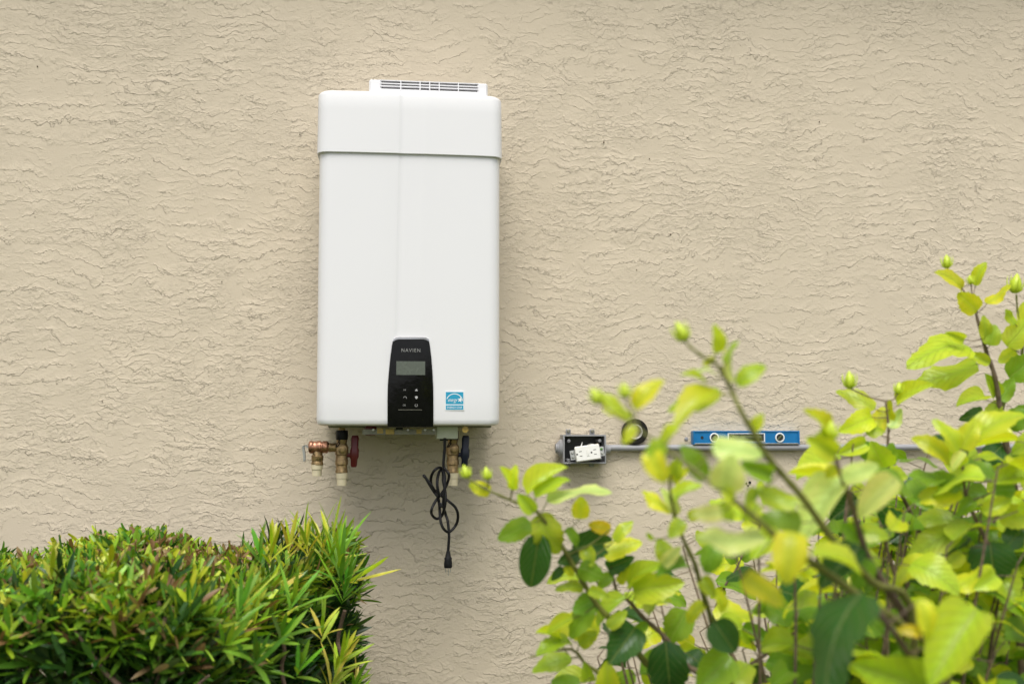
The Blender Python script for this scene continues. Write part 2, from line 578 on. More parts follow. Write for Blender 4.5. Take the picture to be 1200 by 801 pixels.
# control panel
YP = YF - 0.0085
def Q(px, py):
    p = at(px, py, YP); return (p.x, p.z)
outl = [(454, 500), (454, 470), (454.3, 452), (455.5, 436), (457.3, 418), (459.2, 404), (460.2, 399.5), (462.5, 397), (466.5, 396.2),
        (481, 396), (496.5, 396.2), (500.5, 397), (502.8, 399.5), (503.8, 404), (505.6, 418), (507, 436), (507.8, 452), (508, 470), (508, 500)]
b = MB(); b.prism([Q(*p) for p in outl], YF + 0.004, YP, 0.0028)
panel = b.build('control_panel', M['black_gloss'], heater, angle=40)
sub_root(panel, heater)
b = MB()
lip = [(460.6, 400.2), (461.2, 397.2), (464, 395.4), (468, 394.9), (495.5, 394.9), (499.5, 395.4), (502.6, 397.2), (503.2, 400.2), (500, 398.2), (496, 397.3), (467, 397.3), (463.5, 398.2)]
b.prism([Q(*p) for p in lip], YF + 0.003, YP - 0.0012, 0.0006)
b.build('chrome_lip', M['chrome'], panel)
def pq(x0, y0, x1, y1, ya, yb_):
    p, q = Q(x0, y0), Q(x1, y1)
    m = MB(); m.box((p[0], ya, q[1]), (q[0], yb_, p[1])); return m
pq(464.5, 423, 498.2, 439.2, YP + 0.001, YP - 0.0006).build('screen', M['lcd'], panel, smooth=False)
c = Q(481.5, 410.2)
text_mesh('brand_lettering', 'NAVIEN', c, Q(0, 408.2)[1] - Q(0, 412.4)[1], Q(492.5, 0)[0] - Q(471, 0)[0], YP - 0.0003, M['printdim'], panel, spacing=1.25)
def glyph(name, poly, mat=None):
    m = MB(); m.v = [Vector((Q(*p)[0], YP - 0.0003, Q(*p)[1])) for p in poly]
    m.f = [tuple(range(len(poly)))]
    return m.build(name, mat or M['printdim'], panel, smooth=False)
text_mesh('button', 'H', Q(474.3, 456.6), 0.0046, 0.0050, YP - 0.0003, M['printdim'], panel)
glyph('button', [(486.2, 457.8), (488, 455.2), (489.8, 457.8)], M['print'])
glyph('button', [(486.4, 464.4), (488, 463.6), (489.6, 464.4), (489.6, 465.6), (488, 467.4), (486.4, 465.6)], M['print'])
m = MB()
def arcstrip(m, cx, cy, r0, r1, a0, a1, yy, n=14):
    base = len(m.v)
    for i in range(n + 1):
        a = R(a0 + (a1 - a0) * i / n)
        for r in (r0, r1):
            p = Q(cx + r * math.cos(a), cy - r * math.sin(a)); m.v.append(Vector((p[0], yy, p[1])))
    for i in range(n):
        m.f.append((base + 2 * i, base + 2 * i + 1, base + 2 * i + 3, base + 2 * i + 2))
arcstrip(m, 474.6, 466.2, 1.5, 2.1, -20, 170, YP - 0.0003)
m.build('button', M['printdim'], panel, smooth=False)
text_mesh('button', 'OK', Q(474, 474.4), 0.0045, 0.0078, YP - 0.0003, M['printdim'], panel)
m = MB(); arcstrip(m, 487.8, 474.6, 1.2, 1.8, 115, 425, YP - 0.0003); m.build('button', M['printdim'], panel, smooth=False)
pq(466.5, 479.6, 494.5, 480.1, YP, YP - 0.0003).build('trim_line', M['plate'], panel, smooth=False)

# efficiency sticker
YS = YF - 0.0042
def S(px, py):
    p = at(px, py, YS); return (p.x, p.z)
def srect(name, x0, y0, x1, y1, dy, mat, par):
    p, q = S(x0, y0), S(x1, y1)
    m = MB(); m.box((p[0], YS + 0.0028, q[1]), (q[0], YS - dy, p[1]))
    return m.build(name, mat, par, smooth=False)
stick = srect('rating_sticker', 521.6, 458.2, 543.8, 480.4, 0.0002, M['stickerw'], heater)
sub_root(stick, heater)
srect('sticker_field', 522.4, 459.0, 543.0, 473.4, 0.0004, M['sticker'], stick)
srect('sticker_field', 522.4, 474.5, 543.0, 479.7, 0.0004, M['sticker'], stick)
def splate(name, fn):
    m = MB(); fn(m); return m.build(name, M['stickerw'], stick, smooth=False)
def sarc(m):
    n = 20
    for i in range(n + 1):
        a = R(8 + 150 * i / n)
        for r in (9.2, 10.1):
            p = S(532.6 + r * math.cos(a), 470.8 - r * math.sin(a)); m.v.append(Vector((p[0], YS - 0.0006, p[1])))
    for i in range(n):
        m.f.append((2 * i, 2 * i + 1, 2 * i + 3, 2 * i + 2))
splate('sticker_arc', sarc)
def sstar(m):
    for i in range(10):
        r = 3.4 if i % 2 == 0 else 1.4
        a = R(90 + 36 * i - 12)
        p = S(539.2 + r * math.cos(a), 468.2 - r * math.sin(a)); m.v.append(Vector((p[0], YS - 0.0006, p[1])))
    m.f.append(tuple(range(10)))
splate('sticker_star', sstar)
text_mesh('sticker_lettering', 'energy', S(530.6, 469.6), 0.0092, 0.0235, YS - 0.0007, M['stickerw'], stick, shear=0.5)
text_mesh('sticker_lettering', 'ENERGY STAR', S(532.7, 477.1), 0.0052, 0.0375, YS - 0.0007, M['stickerw'], stick)

# chassis underside
ZB = zb
b = MB(); b.box((xc - HWID * 0.44, YF + 0.05, ZB - 0.005), (xc + HWID * 0.46, -0.035, ZB + 0.004), 0.002)
b.box((H(424, 505).x, YF + 0.035, ZB - 0.022), (H(512, 505).x, YF + 0.042, ZB - 0.009))
plate = b.build('bottom_plate', M['plate'], heater)
sub_root(plate, heater)
YQ = YF + 0.034
def U(px, py, y=YQ):
    return at(px, py, y)
def ubox(name, x0, y0, x1, y1, mat, par, y=YQ, dep=0.012, bev=0.0):
    p, q = U(x0, y0, y), U(x1, y1, y)
    m = MB(); m.box((p.x, y, q.z), (q.x, y + dep, p.z), bev)
    return m.build(name, mat, par)
ubox('warning_tag', 442, 501.5, 449, 507.5, M['yellow'], plate, YQ - 0.001)
ubox('warning_tag', 452, 502.5, 462, 508.5, M['yellow'], plate, YQ - 0.001)
ubox('warning_tag', 464, 500.5, 472, 503.5, M['dark'], plate, YQ - 0.001)
ubox('warning_tag', 488, 503, 494, 508, M['yellow'], plate, YQ - 0.001)
for px in (437.5, 478, 498, 508):
    p = U(px, 503.5, YQ + 0.001); b = MB()
    b.lathe((p.x, YQ + 0.001, p.z), (0, -1, 0), [(0, 0.004), (0.004, 0.004), (0.0055, 0.0025)], 10); b.build('screw', M['steel'], plate)
p = U(434, 503, -0.22); b = MB()
b.lathe((p.x, -0.22, ZB), (0, 0, -1), [(0, 0.013), (0.004, 0.016), (0.02, 0.016), (0.024, 0.012)], 6)
b.build('gas_inlet', M['red'], plate, smooth=False)
jb = ubox('junction_box', 511.5, 499, 536.8, 514.0, simple('junction_grey', (0.50, 0.53, 0.42), 0.5, var=0.04), heater, YF + 0.05, 0.07, 0.002)
sub_root(jb, heater)
ubox('cable_gland', 515.5, 513.5, 525, 516, M['black'], jb, YF + 0.07, 0.02)
p = U(545, 503, -0.25); b = MB()
b.lathe((p.x, -0.262, p.z), (0, 1, 0), [(0, 0.0085), (0.02, 0.0085), (0.024, 0.006)], 6)
b.build('hex_plug', M['yellow'], heater, smooth=False)

# service valves
YVv = -0.175
def W(px, py):
    return at(px, py, YVv)
SC = (W(401, 0) - W(400, 0)).length
def vlathe(mb, px, prof, seg=18):
    """vertical piece: prof = [(py, radius in px)]"""
    x = W(px, 530).x
    rings = []
    for py, r in prof:
        z = W(px, py).z
        rings.append([(x + math.cos(2 * math.pi * k / seg) * r * SC, YVv + math.sin(2 * math.pi * k / seg) * r * SC, z) for k in range(seg)])
    mb.quadstrip(rings)
def hlathe(mb, py, prof, seg=18, y=YVv):
    z = W(400, py).z
    rings = []
    for px, r in prof:
        x = W(px, py).x
        rings.append([(x, y + math.cos(2 * math.pi * k / seg) * r * SC, z + math.sin(2 * math.pi * k / seg) * r * SC) for k in range(seg)])
    mb.quadstrip(rings)

def service_valve(px, handle_dx, hmat, name, label):
    root = empty(name, W(px, 530), heater)
    root['label'] = label
    b = MB()
    vlathe(b, px, [(497, 4), (507, 4), (507, 6.2), (516, 6.2), (519, 5.5), (524, 7.6), (532, 7.6), (533, 6.8), (538, 6.8), (539, 7.3), (544, 7.3), (545, 6.4), (550, 6.4), (551, 7.0), (553.5, 7.0), (554.5, 5.5)])
    p = W(px + 1.5, 526)
    b.lathe((p.x, YVv, p.z), (0, -1, 0), [(0, 0.011), (0.017, 0.011), (0.018, 0.0085), (0.023, 0.0085), (0.024, 0.006)], 14)
    b.build('valve_body', M['brass'], root)
    b = MB(); vlathe(b, px, [(504, 6.5), (505, 7.0), (514, 6.9), (515.5, 6.0)])
    b.build('cap', M['black'], root)
    b = MB(); vlathe(b, px + 0.3, [(553.5, 6.6), (560, 6.4), (560.3, 5.7), (568.5, 5.5), (568.7, 4.0)])
    b.build('pipe_stub', M['cpvc'], root)
    b = MB(); hx = px + handle_dx
    z = W(hx, 533).z
    hlathe(b, 533, [(px + 4, 2.6), (hx + 0.5, 2.6)], 10)
    zz = [(510, 2.6, 3.4), (513, 3.4, 5.0), (524, 3.2, 5.0), (527, 4.0, 6.0), (535, 4.0, 6.0), (538, 3.0, 4.6), (545, 2.8, 4.2), (547, 2.0, 3.0)]
    rings = []
    for py, hw_, hd in zz:
        lean = 0.0018 * (528 - py) / 18
        P_ = W(hx, py)
        rings.append([(P_.x + lean + sx * hw_ * SC * 1.25, YVv + sy * hd * SC, P_.z) for sx, sy in ((-1, -0.7), (-0.6, -1), (0.6, -1), (1, -0.7), (1, 0.7), (0.6, 1), (-0.6, 1), (-1, 0.7))])
    b.quadstrip(rings)
    b.build('handle', hmat, root)
    b = MB()
    tie = [W(px - 2, 515), W(px - 5, 520), W(px - 6.5, 523), W(px - 4.5, 522.5), W(px - 2, 518.5)]
    b.tube(catmull([(q.x, YVv - 0.014, q.z) for q in tie], 4), 0.0011, 6)
    b.build('cap_strap', M['black'], root)
    return root
hot = service_valve(400.5, 15, M['red'], 'service_valve', 'brass hot water valve with dark red handle')
cold = service_valve(530.5, 14.5, M['navy'], 'service_valve', 'brass cold water valve with navy blue handle')

rv = empty('relief_valve', W(375, 530), heater)
rv['label'] = 'copper coloured relief valve with small steel lever'
b = MB()
hlathe(b, 523.5, [(361.5, 4.5), (362.3, 6.6), (364, 7.4), (366, 7.4), (367, 6.8), (371, 6.8), (372, 7.4), (376, 7.4), (376.6, 6.2), (377.6, 6.2), (378.3, 7.1), (383.5, 7.1), (385, 5.6), (386, 5.0)])
b.build('valve_body', M['copper'], rv)
b = MB()
hlathe(b, 524, [(385, 5.0), (387, 5.6), (388, 5.2), (394, 5.2), (396, 5.0), (400, 5.0)])
vlathe(b, 372, [(528, 5.2), (533, 6.0), (534, 7.0), (539, 6.8), (540, 6.2), (542, 6.8), (544.5, 6.8), (545.5, 5.0)])
b.build('nipple', M['brass'], rv)
b = MB(); vlathe(b, 371.6, [(544, 6.7), (549.5, 6.5), (550, 5.7), (557.5, 5.4), (557.7, 4.2)])
b.build('pipe_stub', M['cpvc'], rv)
b = MB()
lv = [W(362, 524), W(359, 522), W(356.5, 521.5), W(356, 525), W(357, 533), W(357.2, 540)]
pts = catmull([(q.x, YVv - 0.006, q.z) for q in lv], 4)
rings = [[(p.x - 0.0028, p.y - 0.006, p.z - 0.001), (p.x + 0.0028, p.y - 0.006, p.z + 0.001), (p.x + 0.0028, p.y + 0.006, p.z + 0.001), (p.x - 0.0028, p.y + 0.006, p.z - 0.001)] for p in pts]
b.quadstrip(rings)
b.build('lever', M['steel'], rv)

# ------------------------------------------------------------------ power cord
YC = -0.235
def C3(X, Y):
    px, py = 340 + X / 3.813, 480 + Y / 3.813
    p = at(px, py, YC); return p
cordpts = [(691, 125), (690, 180), (685, 240), (690, 262), (708, 285), (706, 320), (686, 362), (652, 405), (632, 440), (634, 468), (655, 487), (678, 474), (690, 432), (694, 380),
           (684, 318), (684, 285), (672, 258), (645, 268), (630, 300), (633, 340), (660, 372), (702, 402), (738, 435), (750, 475), (742, 516), (712, 545), (686, 530), (672, 495), (668, 440), (662, 395),
           (640, 350), (606, 304), (597, 295), (603, 300), (634, 352), (664, 388), (656, 330), (664, 285), (677, 268), (690, 290), (689, 350), (684, 420), (694, 462), (705, 500), (710, 560), (708, 600), (706, 634)]
cp = []
for i, (X, Y) in enumerate(cordpts):
    p = C3(X, Y); p.y += 0.012 * math.sin(i * 1.37) + 0.004 * math.sin(i * 2.9) if 3 < i < len(cordpts) - 3 else 0
    cp.append(p)
cord = empty('power_cord', cp[0])
tag(cord, 'black electrical cord tied in loops hanging under the water heater, plug at its end', 'power cord')
b = MB(); b.tube(catmull(cp, 6), 0.0036, 8); b.build('cable', M['black'], cord)
b = MB()
t0 = C3(680, 425)
b.lathe((t0.x - 0.002, t0.y, t0.z - 0.006), (0.1, 0, 1), [(0, 0.008), (0.002, 0.0095), (0.010, 0.0095), (0.012, 0.008)], 12)
b.build('cable_tie', M['black'], cord)
pp = C3(706, 630); pe = C3(706, 705)
b = MB(); L = pp.z - pe.z
rings = []
for f, a_, d_ in ((0, 0.0042, 0.0042), (0.12, 0.0055, 0.0052), (0.35, 0.0075, 0.0065), (0.42, 0.0098, 0.008), (0.55, 0.0090, 0.008), (0.7, 0.0104, 0.009), (0.95, 0.0104, 0.009), (1.0, 0.0092, 0.008)):
    rings.append([(pp.x + math.cos(2 * math.pi * k / 14) * a_, pp.y + math.sin(2 * math.pi * k / 14) * d_, pp.z - L * f) for k in range(14)])
b.quadstrip(rings); b.build('plug', M['black'], cord)
for dx, dy, ln in ((-0.006, 0.0, 0.011), (0.006, 0.0, 0.011), (0.0005, -0.005, 0.018)):
    b = MB(); b.box((pp.x + dx - 0.0008, pp.y + dy - 0.003, pe.z - ln), (pp.x + dx + 0.0008, pp.y + dy + 0.003, pe.z + 0.002))
    b.build('prong', M['steel'], cord)

# ------------------------------------------------------------------ outlet box, receptacle, conduit
YO = -0.058
def O(px, py, y=YO):
    p = at(px, py, y); return p
a0, a1 = O(660, 509), O(710.5, 543)
x0, x1, z1, z0 = a0.x, a1.x, a0.z, a1.z
box = empty('outlet_box', ((x0 + x1) / 2, 0, (z0 + z1) / 2))
tag(box, 'open grey plastic electrical outlet box screwed to the wall', 'electrical box')
t = 0.0042
b = MB()
b.box((x0, YO, z0), (x0 + t, -0.001, z1), 0.001); b.box((x1 - t, YO, z0), (x1, -0.001, z1), 0.001)
b.box((x0 + t - 0.001, YO + 0.0006, z1 - t), (x1 - t + 0.001, -0.0016, z1 - 0.0005)); b.box((x0 + t - 0.001, YO + 0.0006, z0 + 0.0005), (x1 - t + 0.001, -0.0016, z0 + t))
b.build('housing', M['pvc'], box)
b = MB(); b.box((x0 + t - 0.0008, -0.008, z0 + t - 0.0008), (x1 - t + 0.0008, -0.003, z1 - t + 0.0008)); b.build('back_panel', simple('box_interior_shade', (0.035, 0.035, 0.037), 0.6, var=0.3), box)  # back coloured near-black to stand in for shade inside the box
zc = (z0 + z1) / 2
b = MB(); b.lathe((x0 + 0.001, -0.028, zc + 0.002), (-1, 0, 0), [(0, 0.026), (0.006, 0.024), (0.012, 0.017), (0.014, 0.017), (0.0145, 0.013), (0.018, 0.013), (0.0185, 0.010)], 20)
b.build('side_hub', M['pvc'], box)
b = MB(); b.lathe((x1 - 0.001, -0.018, zc - 0.0005), (1, 0, 0), [(0, 0.0155), (0.004, 0.015), (0.012, 0.0125), (0.02, 0.0118)], 20)
b.build('side_hub', M['pvc'], box)
for px in (666, 694):
    p = O(px, 505, -0.006); b = MB()
    b.box((p.x - 0.0068, -0.006, z1 - 0.001), (p.x + 0.0068, -0.001, p.z + 0.006), 0.0015); b.build('mounting_lug', M['pvc'], box)
    b = MB(); b.lathe((p.x, -0.005, p.z), (0, -1, 0), [(0, 0.0052), (0.004, 0.0052), (0.006, 0.003)], 12); b.build('screw', M['plate'], box)
    p = O(px - 0.5, 545, -0.006); b = MB()
    b.box((p.x - 0.0068, -0.006, p.z - 0.004), (p.x + 0.0068, -0.001, z0 + 0.001), 0.0015); b.build('mounting_lug', M['pvc'], box)
for px, py in ((667, 516.3), (703.3, 516), (667, 539), (704, 537)):
    p = O(px, py); b = MB()
    b.lathe((p.x, -0.004, p.z), (0, -1, 0), [(0, 0.0042), (0.050, 0.0042), (0.0505, 0.0018)], 12); b.build('screw_post', M['pvc'], box)
    b = MB(); b.lathe((p.x, -0.0543, p.z), (0, -1, 0), [(0, 0.0014), (0.0006, 0.0014)], 8); b.build('screw_hole', M['dark'], box)

YRc = -0.072
rc = O(688.5, 530.5, YRc)
rec = empty('outlet_receptacle', rc)
tag(rec, 'white duplex receptacle hanging crooked out of the open grey box', 'receptacle')
rx = (O(703, 530, YRc) - O(674, 530, YRc)).length / 2
rz = (O(688, 521.5, YRc) - O(688, 539.5, YRc)).length / 2
RM = Matrix.Translation(rc) @ Matrix.Rotation(R(-7.5), 4, 'Y') @ Matrix.Rotation(R(-9), 4, 'X')
def rbox(name, a, c, mat, bev=0.0):
    b = MB(); b.box(a, c, bev, RM); return b.build(name, mat, rec)
rbox('face', (-rx, -0.006, -rz), (rx, 0.004, rz), M['recept'], 0.0022)
rbox('body', (-rx * 0.92, 0.004, -rz * 0.9), (rx * 0.92, 0.030, rz * 0.9), M['recept'], 0.002)
rbox('reset_button', (-0.0035, -0.0072, -rz * 0.45), (-0.0005, -0.005, rz * 0.45), M['recept'], 0.0006)
rbox('reset_button', (0.0005, -0.0072, -rz * 0.45), (0.0035, -0.005, rz * 0.45), M['recept'], 0.0006)
for s in (-1, 1):
    rbox('slot', (s * 0.020 - 0.004, -0.0064, 0.0052), (s * 0.020 + 0.004, -0.004, 0.0068), M['dark'])
    rbox('slot', (s * 0.020 - 0.0034, -0.0064, -0.0072), (s * 0.020 + 0.0034, -0.004, -0.0056), M['dark'])
    b = MB(); b.lathe(RM @ Vector((s * 0.020 - 0.010, -0.0042, -0.0005)), RM.to_3x3() @ Vector((0, -1, 0)), [(0, 0.0024), (0.0023, 0.0024)], 10); b.build('ground_hole', M['dark'], rec)
rbox('yoke', (-rx - 0.013, 0.0045, -rz * 0.62), (-rx + 0.002, 0.0060, rz * 0.62), M['steel'])
rbox('yoke', (rx - 0.002, 0.0045, -rz * 0.62), (rx + 0.013, 0.0060, rz * 0.62), M['steel'])
for s, mt in ((-1, 'steel'), (1, 'green_s')):
    for zz in (-0.006, 0.006):
        b = MB(); b.lathe(RM @ Vector((s * (rx + 0.0065), 0.005, zz)), RM.to_3x3() @ Vector((0, -1, 0)), [(0, 0.0034), (0.003, 0.0034), (0.0042, 0.002)], 10)
        b.build('screw', M[mt if zz > 0 else 'steel'], rec)
b = MB(); b.tube(catmull([RM @ Vector((-0.016, 0.012, rz * 0.8)), RM @ Vector((-0.010, 0.014, rz + 0.006)), RM @ Vector((-0.004, 0.03, rz + 0.014)), RM @ Vector((0.0, 0.06, rz + 0.010))], 5), 0.0012, 6)
b.build('wire', M['recept'], rec)
b = MB(); b.tube(catmull([RM @ Vector((-0.02, 0.016, rz * 0.8)), RM @ Vector((-0.02, 0.02, rz + 0.004)), RM @ Vector((-0.012, 0.04, rz + 0.008)), RM @ Vector((0.0, 0.06, rz))], 5), 0.0012, 6)
b.build('wire', M['black'], rec)

for k_, (xa, za, xb, zb_, mt) in enumerate(((0.030, 0.4, 0.012, 1.25, 'recept'), (0.024, 0.6, 0.034, 1.15, 'brass'), (-0.030, -0.3, -0.034, 0.5, 'black'), (0.036, -0.7, 0.030, -0.9, 'black'))):
    b = MB(); b.tube(catmull([RM @ Vector((xa, 0.014, rz * za)), RM @ Vector(((xa + xb) / 2 + 0.004, 0.012, rz * (za + zb_) / 2 + 0.004)), RM @ Vector((xb, 0.03, rz * zb_)), RM @ Vector((xb - 0.004, 0.055, rz * zb_ * 0.8))], 5), 0.0014, 6)
    b.build('wire', M[mt], rec)
YPI = -0.0135
pr = (at(760, 520.6, YPI) - at(760, 528.2, YPI)).length / 2
pz = at(760, 524.4, YPI).z
con = empty('conduit', (x1, YPI, pz))
tag(con, 'long grey plastic conduit running along the wall to the right of the outlet box', 'conduit')
b = MB(); b.tube([(x1 + 0.004, YPI, pz), (3.0, YPI, pz)], pr, 18); b.build('pipe', M['pvc'], con)
for xs in (2.0, 2.9):
    b = MB(); n = 10
    rings = [[(xs + dx, YPI - math.sin(math.pi * k / n) * (pr + e), pz - math.cos(math.pi * k / n) * (pr + e)) for k in range(n + 1)] for dx, e in ((-0.008, 0.0002), (-0.008, 0.002), (0.008, 0.002), (0.008, 0.0002))]
    b.quadstrip(rings, False, False); b.build('strap', M['steel'], con)

# tape roll standing on the conduit
YT = -0.0135
tr_ = (at(729, 505, YT) - at(758.5, 505, YT)).length / 2
tc_ = at(743.7, 505, YT)
tz = pz + pr + tr_
tape = empty('tape_roll', (tc_.x, YT, pz + pr))
tag(tape, 'roll of black electrical tape standing on the conduit against the wall', 'tape roll')
b = MB(); n = 40
def ringy(r, y): return [(tc_.x + math.cos(2 * math.pi * k / n) * r, y, tz + math.sin(2 * math.pi * k / n) * r) for k in range(n)]
b.quadstrip([ringy(tr_ * 0.58, YT + 0.0095), ringy(tr_ * 0.98, YT + 0.0095), ringy(tr_, YT + 0.0088), ringy(tr_, YT - 0.0088), ringy(tr_ * 0.98, YT - 0.0095), ringy(tr_ * 0.8, YT - 0.0099), ringy(tr_ * 0.58, YT - 0.0095), ringy(tr_ * 0.575, YT + 0.0095)], True, False)
b.build('vinyl_tape', M['tape'], tape)
b = MB()
b.quadstrip([ringy(tr_ * 0.57, YT + 0.0092), ringy(tr_ * 0.57, YT - 0.0098), ringy(tr_ * 0.50, YT - 0.0098), ringy(tr_ * 0.50, YT + 0.0092)], True, False)
b.build('core', M['core'], tape)

# spirit level lying along the conduit
YL0, YL1 = -0.0255, -0.003
def LV(px, py):
    p = at(px, py, YL0); return (p.x, p.z)
lx0, lx1 = LV(812.5, 510)[0], LV(937.2, 510)[0]
lz0 = pz + pr + 0.0003
lh = LV(870, 504)[1] - LV(870, 519.8)[1]
lz1 = lz0 + lh
lev = empty('spirit_level', ((lx0 + lx1) / 2, YPI, lz0))
tag(lev, 'blue torpedo spirit level resting on the grey conduit', 'level')
b = MB()
b.box((lx0 + 0.004, YL0 + 0.0022, lz0 + 0.002), (lx1 - 0.004, YL1, lz1 - 0.002))
body_l = b.build('beam', M['blue'], lev); sub_root(body_l, lev)
b = MB(); b.box((lx0 + 0.003, YL0, lz1 - 0.0035), (lx1 - 0.003, YL1 - 0.0006, lz1), 0.0006); b.build('edge_rail', M['blue'], lev)
b = MB(); b.box((lx0 + 0.003, YL0, lz0), (lx1 - 0.003, YL1 - 0.0006, lz0 + 0.0035), 0.0006); b.build('edge_rail', M['steel'], lev)
for xx in (lx0, lx1 - 0.0045):
    b = MB(); b.box((xx, YL0 - 0.0004, lz0 - 0.0001), (xx + 0.0045, YL1 + 0.0002, lz1 + 0.0002), 0.0008); b.build('end_cap', M['blue'], lev)
lzc = (lz0 + lz1) / 2
def ring_vial(px):
    x = LV(px, 510)[0]; r = lh * 0.36
    b = MB(); b.lathe((x, YL0 + 0.003, lzc), (0, -1, 0), [(0, r), (0.0034, r), (0.0036, r * 0.97), (0.0036, r * 0.76), (0.001, r * 0.74)], 24)
    v_ = b.build('vial_ring', M['stickerw'], lev); sub_root(v_, lev)
    b = MB(); b.lathe((x, YL0 + 0.003, lzc), (0, -1, 0), [(0, r * 0.73), (0.0014, r * 0.73)], 20); b.build('vial_window', M['vial'], v_)
    b = MB(); b.tube([(x - r * 0.5, YL0 + 0.0014, lzc - r * 0.5), (x + r * 0.5, YL0 + 0.0014, lzc + r * 0.5)], 0.0022, 8); b.build('vial', M['vialg'], v_)
ring_vial(837.3); ring_vial(914)
xA, xB = LV(853, 510)[0], LV(896.5, 510)[0]
hh = lh * 0.33
b = MB()
for a, c in (((xA, lzc + hh - 0.002), (xB, lzc + hh)), ((xA, lzc - hh), (xB, lzc - hh + 0.002)), ((xA, lzc - hh + 0.002), (xA + 0.003, lzc + hh - 0.002)), ((xB - 0.003, lzc - hh + 0.002), (xB, lzc + hh - 0.002))):
    b.box((a[0], YL0 + 0.0004, a[1]), (c[0], YL0 + 0.004, c[1]))
cv = b.build('vial_frame', M['stickerw'], lev); sub_root(cv, lev)
b = MB(); b.box((xA + 0.0025, YL0 + 0.0014, lzc - hh + 0.0015), (xB - 0.0025, YL0 + 0.003, lzc + hh - 0.0015)); b.build('vial_window', M['vial'], cv)
b = MB(); b.tube([(xA + 0.012, YL0 + 0.0014, lzc), (xB - 0.012, YL0 + 0.0014, lzc)], hh * 0.6, 10); b.build('vial', M['vialg'], cv)
x = LV(823, 511)[0]
b = MB(); b.lathe((x, YL0 + 0.003, lzc), (0, -1, 0), [(0, 0.0045), (0.0012, 0.0045)], 14); b.build('hang_hole', M['dark'], lev)
# ------------------------------------------------------------------ hedge
HX1 = -0.10
def hedge_top(x, y):
    z = 1.205 + 0.02 * math.sin(x * 5.2 + 1.0) + 0.012 * math.sin(x * 13 + y * 6)
    z -= 0.062 * max(0.0, min(1.0, (-0.62 - x) / 0.5)) + 0.024 * math.exp(-((x + 0.33) / 0.09) ** 2) - 0.034 * math.exp(-((x + 0.53) / 0.17) ** 2)
    return z + 0.035 * noise.noise(Vector((x * 6, y * 6, 0))) + 0.015 * noise.noise(Vector((x * 17, y * 17, 3)))
def hedge_right(y):
    """x of the slanting right end at depth y"""
    return HX1 + (y + 0.30) * 0.30 + 0.03 * noise.noise(Vector((0.3, y * 5, 2)))
YB, YFr = -0.26, -1.07
XL = -1.9
hedge = empty('podocarpus_hedge', (-0.9, -0.65, 0))
tag(hedge, 'clipped dense hedge with narrow strap leaves in the lower left', 'hedge')
hroot = ORG[hedge.name]

hv, hf, hc = [], [], []
single = []
PAL = [(0.13, 0.28, 0.025), (0.09, 0.21, 0.022), (0.19, 0.36, 0.03), (0.05, 0.13, 0.02), (0.27, 0.42, 0.035)]
NEW = [(0.50, 0.58, 0.035), (0.38, 0.52, 0.03), (0.60, 0.64, 0.10), (0.27, 0.44, 0.03)]
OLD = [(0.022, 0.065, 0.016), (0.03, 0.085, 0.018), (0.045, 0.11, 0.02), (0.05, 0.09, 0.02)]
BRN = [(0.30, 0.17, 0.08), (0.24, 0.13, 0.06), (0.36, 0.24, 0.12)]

def strap_leaf(base, axis, up, L, Wd, bend, colr, blunt=False):
    axis = axis.normalized()
    side = axis.cross(up)
    if side.length < 1e-4: side = axis.orthogonal()
    side.normalize()
    nrm = side.cross(axis).normalized()
    prof = ((0.0, 0.22), (0.22, 0.85), (0.55, 1.0), (0.82, 0.72), (1.0, 0.62 if blunt else 0.05))
    vs_ = []
    for t_, wv in prof:
        c = base + axis * (L * t_) - nrm * (bend * L * t_ * t_)
        hw_ = Wd * 0.5 * wv
        vs_.append((c - side * hw_ + nrm * hw_ * 0.25, c, c + side * hw_ + nrm * hw_ * 0.25))
    return vs_, colr
def emit(vs_, colr):
    b0 = len(hv)
    for row in vs_:
        hv.extend(row)
        for _ in row: hc.append(colr)
    for i in range(len(vs_) - 1):
        for j in range(2):
            p = b0 + i * 3 + j
            hf.append((p, p + 1, p + 4, p + 3))

rnd = random.Random(11)
def shoot(p, axis, n, Lm, pal, spread=(0.45, 1.05), keep=False, brown=0.03, blunt=0.0):
    axis = axis.normalized()
    u = axis.orthogonal().normalized(); q = axis.cross(u)
    a0 = rnd.random() * 6.28
    sc = pal[rnd.randrange(len(pal))]
    for i in range(n):
        a = a0 + i * 2.4 + rnd.uniform(-0.3, 0.3)
        f = i / max(1, n - 1)
        sp = spread[1] * (1 - f) + spread[0] * f * 0.6 + rnd.uniform(-0.15, 0.15)
        d = axis * math.cos(sp) + (u * math.cos(a) + q * math.sin(a)) * math.sin(sp)
        base = p - axis * (0.035 * (1 - f)) 
        L = Lm * rnd.uniform(0.65, 1.15)
        c = BRN[rnd.randrange(3)] if rnd.random() < brown else tuple(v * rnd.uniform(0.8, 1.2) for v in (sc if rnd.random() < 0.7 else pal[rnd.randrange(len(pal))]))
        lf = strap_leaf(base, d, axis, L, rnd.uniform(0.0070, 0.0105) if keep or Lm < 0.045 else rnd.uniform(0.0085, 0.0120), rnd.uniform(-0.05, 0.30), c, rnd.random() < blunt)
        if keep: single.append(lf)
        else: emit(*lf)

def in_view(p):
    d = CROT.transposed() @ (p - CAM)
    if d.z > -0.1: return None
    return (PW / 2 + d.x / -d.z * FPX, PH / 2 - (d.y / -d.z * FPX - SHIFT * PW))

UPV = Vector((0, 0, 1))
